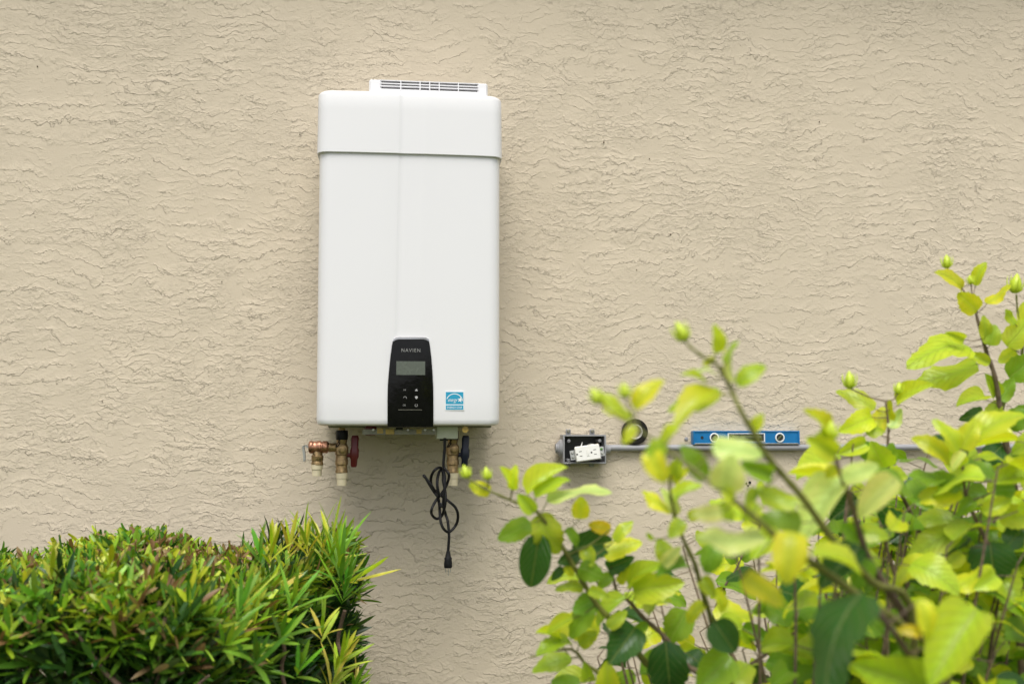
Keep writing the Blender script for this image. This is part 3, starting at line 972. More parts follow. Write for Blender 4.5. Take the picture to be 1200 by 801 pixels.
# clipped top
cnt = 0
while cnt < 5200:
    y = rnd.uniform(YFr, YB); x = rnd.uniform(XL, HX1 + 0.05)
    xr_ = hedge_right(y)
    if x > xr_: continue
    cnt += 1
    ed = min(xr_ - x, YB - y + 0.02, y - YFr)
    z = hedge_top(x, y) - 0.06 * max(0, 1 - ed / 0.10) ** 2
    near_r = max(0, 1 - (xr_ - x) / 0.22)
    browny = 0.13 + 0.34 * max(0.0, noise.noise(Vector((x * 4, y * 4, 9))))
    browny += 0.55 * math.exp(-(((x + 0.44) / 0.13) ** 2 + ((y + 0.62) / 0.16) ** 2))
    lay = rnd.random()
    tilt = Vector((rnd.uniform(-1.0, 1.0) + near_r * 0.4, rnd.uniform(-1.1, 0.9), 1.0))
    if lay < 0.62:
        Lm = rnd.uniform(0.019, 0.034) + 0.045 * near_r * rnd.random()
        shoot(Vector((x, y, z - 0.018 - 0.02 * rnd.random())), tilt, rnd.randint(6, 9), Lm, NEW if rnd.random() < 0.56 + 0.3 * near_r else PAL, (0.5, 1.5), brown=browny, blunt=0.6)
    else:
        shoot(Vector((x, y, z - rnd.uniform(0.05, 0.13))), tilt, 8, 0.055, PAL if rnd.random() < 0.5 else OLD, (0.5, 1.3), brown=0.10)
# right end and front face
def face_shoots(n, f, out):
    for _ in range(n):
        p = f()
        dep = rnd.random()
        k = 0.0 if dep < 0.5 else rnd.uniform(0.03, 0.16)
        q_ = p - out * k
        ax = out * rnd.uniform(0.5, 1.0) + UPV * rnd.uniform(0.2, 1.1) + Vector((rnd.uniform(-.4, .4), rnd.uniform(-.4, .4), 0))
        topd = hedge_top(q_.x, q_.y) - q_.z
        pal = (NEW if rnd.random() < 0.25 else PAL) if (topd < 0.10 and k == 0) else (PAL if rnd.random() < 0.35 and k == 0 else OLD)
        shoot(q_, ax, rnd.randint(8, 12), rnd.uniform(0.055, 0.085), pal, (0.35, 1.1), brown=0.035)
def fr():
    y = rnd.uniform(YFr, YB); z = rnd.uniform(0.35, 1.0) ** 0.6
    z = 0.25 + (hedge_top(hedge_right(y), y) - 0.30) * z
    return Vector((hedge_right(y) - 0.045 + 0.03 * noise.noise(Vector((y * 9, z * 9, 1))), y, z))
face_shoots(800, fr, Vector((0.95, -0.3, 0)))
def ff():
    x = rnd.uniform(XL, hedge_right(YFr)); z = 0.25 + (hedge_top(x, YFr) - 0.28) * rnd.random() ** 0.7
    return Vector((x, YFr + 0.05 + 0.03 * noise.noise(Vector((x * 9, z * 9, 1))), z))
face_shoots(760, ff, Vector((0, -1, 0)))
def fb():
    x = rnd.uniform(XL, HX1 - 0.05); return Vector((x, YB - 0.06, rnd.uniform(0.3, 1.14)))
face_shoots(350, fb, Vector((0, 1, 0)))

# long loose shoots that stand out of the right corner and the face: leaves picked out one by one
def keep_shoot(px, py, d, ax, n, Lm, pal, spread=(0.15, 0.75), brown=0.0):
    shoot(atd(px, py, max(d, 1.66)), Vector(ax), n, Lm, pal, spread, keep=True, brown=brown)
G2 = [(0.20, 0.42, 0.04), (0.32, 0.54, 0.04), (0.16, 0.36, 0.035)]
for a in ((388, 640, 2.12, (0.05, -0.1, 1), 10, 0.100, NEW), (398, 650, 2.10, (0.15, -0.2, 1), 11, 0.105, G2), (376, 634, 2.15, (-0.1, 0, 1), 9, 0.085, NEW),
          (358, 632, 2.1, (-0.15, -0.1, 1), 10, 0.080, NEW), (340, 636, 2.1, (0.2, -0.1, 1), 9, 0.078, NEW), (318, 640, 2.0, (0.1, -0.1, 1), 9, 0.075, NEW),
          (304, 648, 2.0, (-0.2, -0.2, 1), 9, 0.075, G2), (405, 690, 2.10, (0.25, -0.3, 1), 10, 0.110, G2), (400, 668, 2.08, (0.1, -0.4, 1), 9, 0.100, G2),
          (412, 680, 2.12, (0.8, -0.1, 0.35), 5, 0.120, NEW), (282, 712, 1.62, (0.35, -0.3, 1), 9, 0.085, G2), (290, 690, 1.75, (0.2, -0.3, 1), 8, 0.075, NEW),
          (345, 700, 1.85, (0.3, -0.4, 0.9), 9, 0.085, G2), (378, 735, 1.95, (0.1, -0.5, 1), 8, 0.075, NEW), (400, 770, 2.0, (0.5, -0.3, 1), 10, 0.085, NEW),
          (392, 795, 2.0, (0.4, -0.3, 1), 10, 0.085, NEW), (415, 806, 2.05, (0.3, -0.2, 1), 9, 0.075, NEW), (352, 780, 1.8, (0.3, -0.6, 0.8), 9, 0.080, G2),
          (150, 750, 1.40, (0.0, -0.4, 1), 9, 0.070, G2), (75, 750, 1.38, (-0.1, -0.4, 1), 9, 0.062, G2), (120, 790, 1.38, (0, -0.6, 1), 9, 0.065, G2),
          (40, 790, 1.36, (0.1, -0.6, 1), 9, 0.065, PAL), (215, 735, 1.5, (0.2, -0.5, 0.9), 9, 0.075, PAL), (240, 790, 1.55, (0.1, -0.7, 0.8), 9, 0.080, PAL),
          (300, 770, 1.65, (0.2, -0.7, 0.6), 9, 0.085, PAL), (330, 745, 1.75, (0.3, -0.7, 0.5), 9, 0.085, PAL), (265, 755, 1.58, (0.3, -0.7, 0.4), 9, 0.080, PAL),
          (180, 790, 1.42, (-0.1, -0.6, 0.9), 9, 0.07, PAL), (130, 655, 1.75, (0.1, -0.2, 1), 8, 0.060, NEW), (60, 665, 1.65, (0, -0.2, 1), 8, 0.055, NEW)):
    keep_shoot(*a)
for lf in single[300:]: emit(*lf)
single = single[:300]

def mesh_obj(name, verts, faces, mat, parent, tints=None):
    me = bpy.data.meshes.new(name)
    me.from_pydata([tuple(v) for v in verts], [], faces)
    me.materials.append(mat)
    me.shade_smooth()
    if tints:
        at_ = me.color_attributes.new('tint', 'FLOAT_COLOR', 'POINT')
        flat = [0.0] * (4 * len(tints))
        for i, c in enumerate(tints):
            flat[4 * i:4 * i + 4] = (c[0], c[1], c[2], 1.0)
        at_.data.foreach_set('color', flat)
    o = bpy.data.objects.new(name, me)
    col.objects.link(o)
    o.parent = parent
    return o
fo = mesh_obj('foliage', [v - hroot for v in hv], hf, M['hleaf'], hedge, hc)
fo['kind'] = 'stuff'
LFACE = [(i * 3 + j, i * 3 + j + 1, i * 3 + j + 4, i * 3 + j + 3) for i in range(4) for j in range(2)]
for vs_, c in single:
    o = mesh_obj('leaf', [v - hroot for row in vs_ for v in row], LFACE, M['hleafo'], hedge)
    o.color = (*c, 1)
# woody frame
for i in range(40):
    x = rnd.uniform(-1.6, -0.25) if i > 12 else rnd.uniform(-0.75, -0.22); y = rnd.uniform(-1.02, -0.45)
    if x > hedge_right(y) - 0.06: x = hedge_right(y) - 0.06 - rnd.random() * 0.15
    b = MB(); z = 0.0; pts = []; rr = []
    zt = hedge_top(x, y) - 0.07
    for q in range(8):
        f = q / 7
        pts.append(Vector((x + 0.07 * noise.noise(Vector((i * 3.1, f * 2.5, 0))), y + 0.07 * noise.noise(Vector((i * 3.1, f * 2.5, 7))), zt * f)))
        rr.append(0.011 * (1 - 0.7 * f))
    b.tube(pts, rr, 6)
    for q in range(5):
        s = pts[rnd.randint(3, 6)]
        e = s + Vector((rnd.uniform(-.14, .14), rnd.uniform(-.14, .14), rnd.uniform(.06, .16)))
        b.tube([s, (s + e) / 2 + Vector((rnd.uniform(-.02, .02), rnd.uniform(-.02, .02), 0)), e], [0.005, 0.004, 0.002], 5)
    b.build('branch', M['hbark'], hedge)

for pts_ in (((176, 830, 1.66), (180, 790, 1.66), (186, 745, 1.67), (188, 715, 1.68), (178, 690, 1.72)), ((96, 830, 1.70), (92, 790, 1.7), (88, 745, 1.7), (98, 715, 1.72)), ((404, 715, 2.10), (396, 750, 2.12), (401, 775, 2.1), (392, 830, 2.06)), ((322, 722, 1.95), (333, 760, 1.93), (330, 785, 1.93), (340, 830, 1.9))):
    b = MB(); b.tube(catmull([atd(*q) for q in pts_], 5), 0.0042, 7); b.build('branch', M['hbark'], hedge)

# ------------------------------------------------------------------ hibiscus
bush = empty('hibiscus_bush', (0.62, -1.30, 0))
tag(bush, 'leafy hibiscus bush with yellow green young leaves and buds in the right foreground', 'bush')
broot = ORG[bush.name]
LC = {'Y': (0.85, 0.86, 0.045), 'W': (0.89, 0.93, 0.32), 'L': (0.62, 0.74, 0.05), 'G': (0.28, 0.46, 0.035), 'D': (0.055, 0.15, 0.030), 'O': (0.90, 0.60, 0.03)}

def hib_mesh(fold, arch, wave, seed, teeth):
    rows = 12; r_ = random.Random(seed)
    verts, faces, uvs = [], [], []
    for i in range(rows + 1):
        v = i / rows
        h = (v ** 0.50) * ((1 - v) ** 0.80) if 0 < v < 1 else 0.0
        hw_ = h / 0.408 * 0.5
        if teeth and 0.3 < v < 0.97: hw_ *= 1.0 + (0.06 if i % 2 else -0.05)
        for j, u in enumerate((-1, -0.5, 0, 0.5, 1)):
            xx = u * hw_
            zz = fold * abs(xx) + arch * 4 * v * (1 - v) + wave * math.sin(v * 9 + seed + (2 if u > 0 else 0)) * abs(u) * hw_ - 0.10 * (abs(u) ** 2) * hw_ * (1 if fold < 0.3 else 0)
            yy = v - 0.06 * abs(u) * hw_ * 2 * (1 if v < 0.4 else 0) + (0.02 * abs(u) if i % 2 and teeth and v > .3 and v < .97 else 0)
            verts.append((xx, yy, zz)); uvs.append((0.5 + u * hw_, v))
    for i in range(rows):
        for j in range(4):
            p = i * 5 + j
            faces.append((p, p + 1, p + 6, p + 5))
    me = bpy.data.meshes.new('leaf')
    me.from_pydata(verts, [], faces)
    uv = me.uv_layers.new(name='UVMap')
    for l in me.loops:
        uv.data[l.index].uv = uvs[l.vertex_index]
    me.materials.append(M['leaf'])
    me.shade_smooth()
    return me
HM = [hib_mesh(0.15, 0.06, 0.10, 1, True), hib_mesh(0.35, 0.10, 0.08, 2, True), hib_mesh(0.05, 0.14, 0.14, 3, True),
      hib_mesh(0.55, 0.05, 0.05, 4, False), hib_mesh(0.22, 0.18, 0.10, 5, True), hib_mesh(0.10, -0.05, 0.16, 6, True)]

rl = random.Random(5)
leaf_count = 0
def place_leaf(B, T, w_app, colr, parent, porg, mesh=None, rollj=None):
    global leaf_count
    a = T - B; L = a.length; a.normalize()
    v = (CAM - (B + T) / 2).normalized()
    n0 = (v - a * v.dot(a)).normalized()
    Wr = max(w_app, 0.50 * L)
    roll = math.acos(max(-1, min(1, w_app / Wr)))
    cand = [Matrix.Rotation(s * roll, 3, a) @ n0 for s in (1, -1)]
    nn = max(cand, key=lambda q: q.z)
    if rollj: nn = Matrix.Rotation(rollj, 3, a) @ nn
    X = a.cross(nn).normalized()
    me = mesh or HM[rl.randrange(len(HM))]
    o = bpy.data.objects.new('leaf', me)
    col.objects.link(o)
    mt = Matrix(((X.x * Wr, a.x * L, nn.x * L, 0), (X.y * Wr, a.y * L, nn.y * L, 0), (X.z * Wr, a.z * L, nn.z * L, 0), (0, 0, 0, 1)))
    mt.translation = B - porg
    o.parent = parent
    o.matrix_local = mt
    k = rl.uniform(0.85, 1.15)
    c = LC[colr] if isinstance(colr, str) else colr
    o.color = (c[0] * k * rl.uniform(0.9, 1.1), c[1] * k, c[2] * k, 1)
    leaf_count += 1
    return o

def bud_mesh():
    mb = MB()
    mb.lathe((0, 0, 0), (0, 0, 1), [(0, 0.14), (0.08, 0.30), (0.25, 0.42), (0.45, 0.42), (0.7, 0.30), (0.9, 0.12), (1.0, 0.02)], 12)
    for k in range(7):
        a = k * 2 * math.pi / 7
        d = Vector((math.cos(a), math.sin(a), 0))
        p0 = d * 0.15 + Vector((0, 0, 0.02))
        mb.tube([p0, d * 0.50 + Vector((0, 0, 0.20)), d * 0.62 + Vector((0, 0, 0.55)), d * 0.60 + Vector((0, 0, 0.85))], [0.05, 0.055, 0.045, 0.01], 5)
    me = bpy.data.meshes.new('bud')
    me.from_pydata([tuple(p) for p in mb.v], [], mb.f)
    me.materials.append(M['bud']); me.shade_smooth()
    return me
BM = bud_mesh()
def place_bud(p, q, parent, porg, colr='L'):
    """p base, q tip"""
    o = bpy.data.objects.new('bud', BM); col.objects.link(o)
    ax = (q - p); L = ax.length
    o.parent = parent
    o.matrix_local = Matrix.Translation(p - porg) @ ax.to_track_quat('Z', 'Y').to_matrix().to_4x4() @ Matrix.Diagonal((L * 0.66, L * 0.66, L, 1))
    c = LC[colr]; o.color = (*c, 1)

BASE = Vector((0.62, -1.30, 0.0))
# branches traced as (photo x, photo y, distance from the camera), tip first
BR = {
 'A': ([(806, 404, 1.06), (824, 418, 1.06), (843, 430, 1.06), (856, 455, 1.06), (866, 477, 1.05), (879, 500, 1.05), (900, 535, 1.06), (919, 558, 1.07), (940, 582, 1.08), (975, 630, 1.10), (1020, 680, 1.14), (1072, 745, 1.2)], 0.0016, 0.0046),
 'B': ([(742, 498, 0.98), (775, 522, 0.97), (806, 545, 0.96), (842, 572, 0.95), (868, 592, 0.95), (892, 613, 0.96), (928, 642, 0.98), (965, 668, 1.0), (1010, 700, 1.04), (1060, 735, 1.1), (1110, 790, 1.2)], 0.0013, 0.0050),
 'C': ([(549, 561, 1.42), (574, 575, 1.42), (604, 588, 1.42), (630, 600, 1.42), (645, 622, 1.43), (662, 645, 1.44), (680, 676, 1.45), (700, 708, 1.46), (722, 733, 1.47), (765, 785, 1.5), (830, 850, 1.5)], 0.0014, 0.0052),
 'D': ([(716, 655, 1.50), (722, 690, 1.5), (738, 705, 1.5), (756, 725, 1.5), (778, 745, 1.5), (800, 775, 1.5), (850, 840, 1.5)], 0.0018, 0.0055),
 'E': ([(787, 540, 1.22), (785, 570, 1.22), (790, 600, 1.23), (800, 630, 1.24), (814, 660, 1.25), (822, 690, 1.27), (833, 724, 1.3), (850, 790, 1.35), (900, 880, 1.4)], 0.0014, 0.0048),
 'F': ([(1136, 350, 1.72), (1143, 365, 1.72), (1149, 388, 1.72), (1157, 415, 1.73), (1165, 438, 1.73), (1170, 465, 1.74), (1174, 495, 1.75), (1180, 525, 1.76), (1190, 580, 1.78), (1200, 660, 1.8), (1195, 800, 1.8)], 0.0018, 0.0075),
 'G': ([(1191, 345, 1.78), (1193, 370, 1.78), (1198, 400, 1.78), (1196, 430, 1.78), (1184, 455, 1.77), (1175, 475, 1.76), (1174, 497, 1.75)], 0.0014, 0.004),
 'H': ([(1124, 525, 1.42), (1128, 545, 1.42), (1131, 575, 1.43), (1142, 605, 1.44), (1155, 632, 1.45), (1172, 665, 1.46), (1185, 700, 1.48), (1195, 760, 1.5), (1190, 850, 1.5)], 0.0018, 0.0058),
 'I': ([(1038, 470, 1.62), (1041, 500, 1.62), (1040, 530, 1.62), (1042, 552, 1.63), (1062, 590, 1.65), (1085, 640, 1.66), (1110, 700, 1.7), (1130, 800, 1.7)], 0.0014, 0.0052),
 'J': ([(974, 505, 1.12), (978, 530, 1.12), (985, 555, 1.12), (998, 590, 1.13), (1008, 625, 1.14), (1018, 655, 1.16), (1040, 690, 1.18), (1068, 735, 1.22), (1090, 800, 1.3)], 0.0016, 0.0066),
 'K': ([(950, 728, 1.55), (925, 745, 1.55), (895, 768, 1.55), (872, 785, 1.55), (850, 830, 1.55)], 0.0016, 0.0045),
 'L': ([(1030, 610, 1.5), (1040, 645, 1.5), (1055, 690, 1.5), (1072, 735, 1.5), (1100, 810, 1.5)], 0.002, 0.0065),
 'N': ([(1112, 660, 1.85), (1145, 690, 1.85), (1165, 715, 1.85), (1195, 800, 1.85)], 0.003, 0.007),
 'P': ([(1010, 700, 0.98), (1040, 730, 1.0), (1080, 790, 1.05), (1110, 850, 1.1)], 0.003, 0.005),
 'S': ([(620, 770, 1.5), (668, 760, 1.5), (690, 780, 1.5), (740, 810, 1.5)], 0.001, 0.003),
 'T': ([(870, 650, 1.95), (862, 668, 1.95), (848, 690, 1.95), (840, 730, 1.95), (880, 830, 1.9)], 0.0016, 0.005),
}
# leaves: branch, base x y, tip x y, apparent width, colour
LV_ = [
 # branch A, twig in front of the level
 ('A', 840, 414, 836, 379, 16, 'Y'), ('A', 838, 419, 823, 428, 9, 'Y'), ('A', 865, 453, 898, 429, 20, 'L'), ('A', 862, 448, 862, 402, 4, 'W'), ('A', 849, 426, 866, 399, 7, 'L'),
 ('A', 838, 437, 815, 435, 4, 'W'), ('A', 846, 462, 782, 482, 24, 'L'), ('A', 845, 462, 791, 503, 26, 'Y'), ('A', 880, 506, 894, 484, 15, 'Y'), ('A', 826, 448, 797, 440, 5, 'L'),
 ('A', 896, 528, 870, 548, 14, 'G'), ('A', 905, 556, 868, 545, 22, 'G'), ('A', 935, 592, 884, 572, 24, 'L'), ('A', 940, 612, 889, 606, 26, 'G'), ('A', 890, 574, 876, 600, 14, 'L'),
 # branch B, very near
 ('B', 740, 491, 700, 458, 19, 'Y'), ('B', 744, 480, 779, 446, 21, 'Y'), ('B', 744, 499, 730, 521, 13, 'Y'), ('B', 780, 521, 757, 530, 22, 'L'), ('B', 759, 527, 780, 566, 26, 'Y'), ('B', 795, 498, 777, 541, 15, 'Y'),
 ('B', 828, 561, 797, 521, 24, 'G'), ('B', 834, 524, 894, 533, 27, 'W'), ('B', 850, 574, 858, 531, 40, 'W'), ('B', 846, 600, 810, 603, 21, 'W'), ('B', 860, 585, 844, 570, 14, 'Y'), ('B', 842, 590, 860, 610, 18, 'L'),
 ('B', 896, 628, 814, 630, 27, 'W'), ('B', 928, 622, 921, 685, 40, 'Y'), ('B', 868, 676, 919, 709, 28, 'Y'), ('B', 950, 650, 1010, 674, 17, 'L'), ('B', 890, 590, 870, 612, 18, 'L'),
 # branch C, left cluster
 ('C', 575, 576, 549, 567, 17, 'Y'), ('C', 600, 574, 585, 546, 13, 'Y'), ('C', 601, 574, 605, 544, 13, 'Y'), ('C', 618, 580, 666, 547, 20, 'L'), ('C', 627, 583, 669, 563, 17, 'L'), ('C', 640, 586, 718, 577, 14, 'W'),
 ('C', 626, 600, 606, 578, 18, 'L'), ('C', 622, 612, 583, 632, 25, 'G'), ('C', 632, 623, 622, 688, 36, 'D'), ('C', 628, 604, 656, 648, 36, 'L'), ('C', 680, 608, 681, 581, 21, 'Y'), ('C', 716, 620, 689, 614, 16, 'O'),
 ('C', 720, 634, 742, 610, 15, 'L'), ('C', 706, 650, 753, 635, 22, 'Y'), ('C', 670, 642, 718, 634, 34, 'D'), ('C', 680, 648, 653, 660, 17, 'D'), ('C', 678, 664, 708, 676, 25, 'G'), ('C', 660, 664, 646, 680, 11, 'D'),
 ('C', 662, 662, 672, 675, 10, 'Y'), ('C', 685, 640, 695, 664, 18, 'L'), ('C', 684, 688, 650, 691, 13, 'L'), ('C', 702, 700, 671, 716, 26, 'G'), ('C', 694, 708, 668, 748, 24, 'G'), ('C', 672, 724, 642, 742, 16, 'L'),
 ('C', 690, 690, 715, 700, 14, 'L'), ('C', 664, 618, 676, 640, 12, 'G'), ('C', 712, 735, 735, 715, 16, 'L'),
 # branch D
 ('D', 712, 666, 744, 652, 20, 'D'), ('D', 716, 672, 700, 690, 14, 'G'), ('D', 742, 692, 803, 682, 34, 'L'), ('D', 738, 690, 782, 662, 18, 'L'), ('D', 745, 734, 713, 778, 40, 'D'), ('D', 742, 700, 788, 706, 20, 'L'),
 ('D', 804, 714, 784, 752, 34, 'G'), ('D', 780, 750, 786, 814, 46, 'D'), ('D', 735, 700, 700, 735, 18, 'L'), ('D', 726, 684, 738, 660, 12, 'Y'), ('D', 760, 730, 740, 742, 12, 'G'), ('D', 760, 720, 775, 700, 12, 'W'),
 # branch E
 ('E', 788, 562, 796, 534, 19, 'L'), ('E', 790, 566, 808, 548, 12, 'Y'), ('E', 788, 600, 752, 574, 15, 'Y'), ('E', 790, 606, 773, 572, 15, 'W'), ('E', 786, 589, 824, 569, 15, 'L'), ('E', 800, 609, 784, 630, 19, 'L'),
 ('E', 806, 606, 826, 598, 14, 'L'), ('E', 786, 662, 771, 630, 22, 'L'), ('E', 776, 662, 798, 640, 16, 'W'), ('E', 806, 664, 768, 676, 17, 'G'), ('E', 838, 638, 828, 672, 27, 'G'), ('E', 822, 676, 838, 700, 18, 'L'),
 ('E', 826, 705, 806, 730, 16, 'Y'), ('E', 836, 727, 862, 764, 36, 'D'), ('E', 856, 768, 816, 808, 42, 'G'), ('E', 766, 632, 757, 624, 6, 'L'), ('E', 836, 690, 846, 718, 14, 'Y'),
 # branch F, right
 ('F', 1126, 343, 1094, 319, 14, 'Y'), ('F', 1143, 335, 1156, 307, 14, 'Y'), ('F', 1146, 364, 1122, 343, 24, 'Y'), ('F', 1156, 356, 1184, 333, 11, 'Y'), ('F', 1156, 398, 1152, 369, 14, 'L'), ('F', 1160, 405, 1166, 380, 20, 'L'),
 ('F', 1136, 406, 1062, 432, 30, 'L'), ('F', 1146, 426, 1070, 449, 27, 'L'), ('F', 1130, 398, 1107, 389, 13, 'L'), ('F', 1160, 426, 1134, 414, 13, 'L'), ('F', 1166, 464, 1154, 437, 15, 'L'), ('F', 1156, 468, 1120, 477, 15, 'L'),
 ('F', 1152, 484, 1123, 492, 17, 'D'), ('F', 1162, 496, 1168, 468, 21, 'L'), ('F', 1172, 470, 1188, 442, 18, 'G'), ('F', 1180, 500, 1206, 480, 24, 'G'), ('F', 1176, 520, 1150, 545, 26, 'D'), ('F', 1186, 560, 1216, 530, 30, 'G'),
 ('G', 1180, 406, 1208, 374, 28, 'L'), ('G', 1182, 442, 1214, 418, 30, 'G'), ('G', 1190, 410, 1170, 425, 16, 'L'), ('G', 1190, 380, 1178, 362, 10, 'L'), ('G', 1200, 385, 1222, 350, 22, 'L'), ('G', 1205, 440, 1230, 460, 26, 'G'),
 # branch H
 ('H', 1124, 528, 1092, 491, 18, 'Y'), ('H', 1126, 526, 1144, 492, 26, 'Y'), ('H', 1138, 520, 1206, 489, 26, 'Y'), ('H', 1114, 542, 1067, 513, 22, 'Y'), ('H', 1128, 546, 1114, 526, 20, 'Y'), ('H', 1216, 554, 1160, 567, 32, 'L'),
 ('H', 1128, 576, 1069, 588, 25, 'Y'), ('H', 1126, 573, 1094, 553, 20, 'G'), ('H', 1112, 556, 1063, 557, 17, 'G'), ('H', 1126, 620, 1062, 657, 30, 'L'), ('H', 1128, 622, 1086, 645, 26, 'G'), ('H', 1160, 634, 1166, 682, 50, 'D'),
 ('H', 1140, 586, 1120, 605, 16, 'G'), ('H', 1150, 600, 1185, 585, 20, 'L'), ('H', 1172, 600, 1215, 612, 28, 'L'), ('H', 1180, 640, 1206, 610, 26, 'D'), ('H', 1164, 575, 1190, 572, 22, 'G'), ('H', 1132, 530, 1116, 552, 12, 'W'),
 # branch I
 ('I', 1026, 479, 979, 458, 19, 'L'), ('I', 1052, 475, 1097, 451, 16, 'Y'), ('I', 1022, 488, 982, 506, 26, 'Y'), ('I', 1026, 507, 1036, 476, 20, 'Y'), ('I', 1040, 496, 1043, 468, 11, 'Y'), ('I', 1044, 502, 1056, 478, 13, 'W'),
 ('I', 1016, 518, 982, 532, 20, 'L'), ('I', 1036, 548, 1020, 516, 32, 'L'), ('I', 1040, 545, 1046, 518, 18, 'G'), ('I', 1012, 538, 1018, 516, 8, 'G'), ('I', 1062, 634, 1028, 592, 32, 'D'), ('I', 1062, 634, 1094, 595, 19, 'G'),
 # branch J
 ('J', 970, 512, 940, 480, 15, 'Y'), ('J', 980, 532, 944, 512, 26, 'Y'), ('J', 975, 528, 962, 500, 16, 'Y'), ('J', 988, 562, 942, 636, 40, 'W'), ('J', 1052, 560, 1006, 608, 32, 'W'), ('J', 986, 560, 1030, 545, 24, 'W'),
 ('J', 980, 545, 968, 560, 14, 'Y'), ('J', 1008, 630, 985, 612, 22, 'G'), ('J', 1010, 640, 960, 690, 34, 'D'), ('J', 1020, 655, 1000, 690, 26, 'G'),
 # low front
 ('P', 1010, 694, 968, 830, 54, 'D'), ('P', 1088, 806, 996, 776, 56, 'L'), ('P', 1144, 714, 1088, 806, 56, 'L'), ('P', 1075, 702, 1084, 750, 20, 'Y'), ('P', 1080, 742, 1050, 738, 14, 'O'),
 ('N', 1140, 736, 1198, 790, 28, 'D'), ('N', 1072, 656, 1142, 674, 26, 'G'), ('N', 1104, 680, 1133, 711, 27, 'D'), ('N', 1095, 690, 1120, 735, 36, 'D'), ('N', 1150, 725, 1192, 712, 20, 'L'), ('N', 1160, 790, 1150, 750, 26, 'L'),
 ('K', 905, 756, 952, 724, 30, 'L'), ('K', 898, 774, 952, 802, 27, 'G'), ('K', 880, 780, 893, 806, 21, 'D'), ('K', 870, 734, 906, 751, 19, 'G'), ('K', 898, 712, 881, 719, 18, 'L'), ('K', 935, 760, 950, 780, 20, 'L'),
 ('K', 912, 690, 952, 704, 36, 'D'), ('K', 880, 750, 862, 735, 14, 'L'),
 ('T', 838, 680, 886, 703, 21, 'G'), ('T', 868, 655, 885, 640, 16, 'G'), ('T', 862, 660, 850, 640, 14, 'G'), ('T', 868, 652, 860, 632, 14, 'D'), ('T', 850, 690, 832, 700, 12, 'L'),
 ('S', 656, 748, 627, 741, 11, 'Y'), ('S', 669, 752, 628, 769, 18, 'L'), ('S', 670, 770, 623, 787, 20, 'L'), ('S', 690, 796, 684, 774, 15, 'L'), ('S', 680, 800, 645, 798, 18, 'G'), ('S', 712, 812, 712, 772, 27, 'Y'), ('S', 678, 755, 700, 740, 18, 'L'),
]
BUDS = [('A', 803, 399, 792, 376), ('B', 703, 472, 692, 454), ('B', 733, 466, 730, 447), ('C', 548, 560, 543, 544), ('C', 572, 562, 569, 546), ('F', 1110, 314, 1109, 298), ('F', 1138, 333, 1136, 322), ('G', 1189, 343, 1192, 320),
        ('I', 996, 455, 995, 434), ('I', 1052, 461, 1054, 447), ('J', 974, 515, 974, 492), ('J', 962, 520, 958, 505)]

def near_on(path, px, py):
    best = None
    for i in range(len(path) - 1):
        a, c = path[i], path[i + 1]
        vx, vy = c[0] - a[0], c[1] - a[1]
        t_ = max(0, min(1, ((px - a[0]) * vx + (py - a[1]) * vy) / (vx * vx + vy * vy + 1e-9)))
        q = tuple(a[k] + (c[k] - a[k]) * t_ for k in range(3))
        d = math.hypot(px - q[0], py - q[1])
        if best is None or d < best[0]: best = (d, q, i + t_)
    return best

brobj = {}
acc = {}
for key, (path, r0, r1) in BR.items():
    mb = MB()
    pts = [atd(*p) for p in path]
    if key not in ('G', 'S'):
        last = pts[-1]
        ext = [last.lerp(BASE + Vector((rl.uniform(-.06, .06), rl.uniform(-.06, .06), 0.02)), f) + Vector((0, 0, -0.10 * math.sin(math.pi * f))) for f in (0.3, 0.65, 1.0)]
        pts = pts + ext
    sm = catmull(pts, 5)
    n = len(sm)
    mb.tube(sm, [r0 + (r1 - r0) * min(1, (i / n) * 1.3) + 0.0004 * math.sin(i * 1.9) for i in range(n)], 8)
    acc[key] = mb
holder = []
for key, bx, by, tx, ty, wpx, cc in LV_:
    path = BR[key][0]
    d, q, ti = near_on(path, bx, by)
    dist = q[2] + rl.uniform(-0.02, 0.02)
    B = atd(bx, by, dist)
    lpx = math.hypot(tx - bx, ty - by)
    T = atd(tx, ty, dist + rl.uniform(-0.5, 0.35) * lpx * dist / FPX)
    holder.append((key, B, T, wpx * dist / FPX, cc))
    # leaf stalk back to the stem
    i0 = min(len(path) - 1, int(ti + 1.0 + d / 60.0))
    S_ = atd(*q) if d > 25 else atd(*tuple((q[k] + path[i0][k] * 0.25) / 1.25 for k in range(3)))
    ln = (S_ - B).length
    mid_ = (S_ + B) / 2 + Vector((0, 0, -0.06 * ln))
    rr = 0.0009 if ln < 0.06 else 0.0013
    acc[key].tube(catmull([B + (T - B) * 0.03, mid_, S_], 3), [rr * 0.8] * 3 + [rr] * 3 + [rr * 1.3], 6)
bholder = []
for key, bx, by, tx, ty in BUDS:
    path = BR[key][0]
    d, q, ti = near_on(path, bx, by)
    B = atd(bx, by, q[2]); T = atd(tx, ty, q[2] + 0.004)
    bholder.append((key, B, T))
    S_ = atd(*q)
    if d > 3:
        acc[key].tube([B, (B + S_) / 2 + Vector((0.003, 0, -0.004)), S_], [0.0011, 0.0011, 0.0014], 6)
for key, mb in acc.items():
    brobj[key] = mb.build('branch', M['twig'] if key in 'ABCEGS' else M['bark'], bush)
for key, B, T, wv, cc in holder:
    place_leaf(B, T, wv, cc, brobj[key], broot)
for key, B, T in bholder:
    place_bud(B, T, brobj[key], broot)

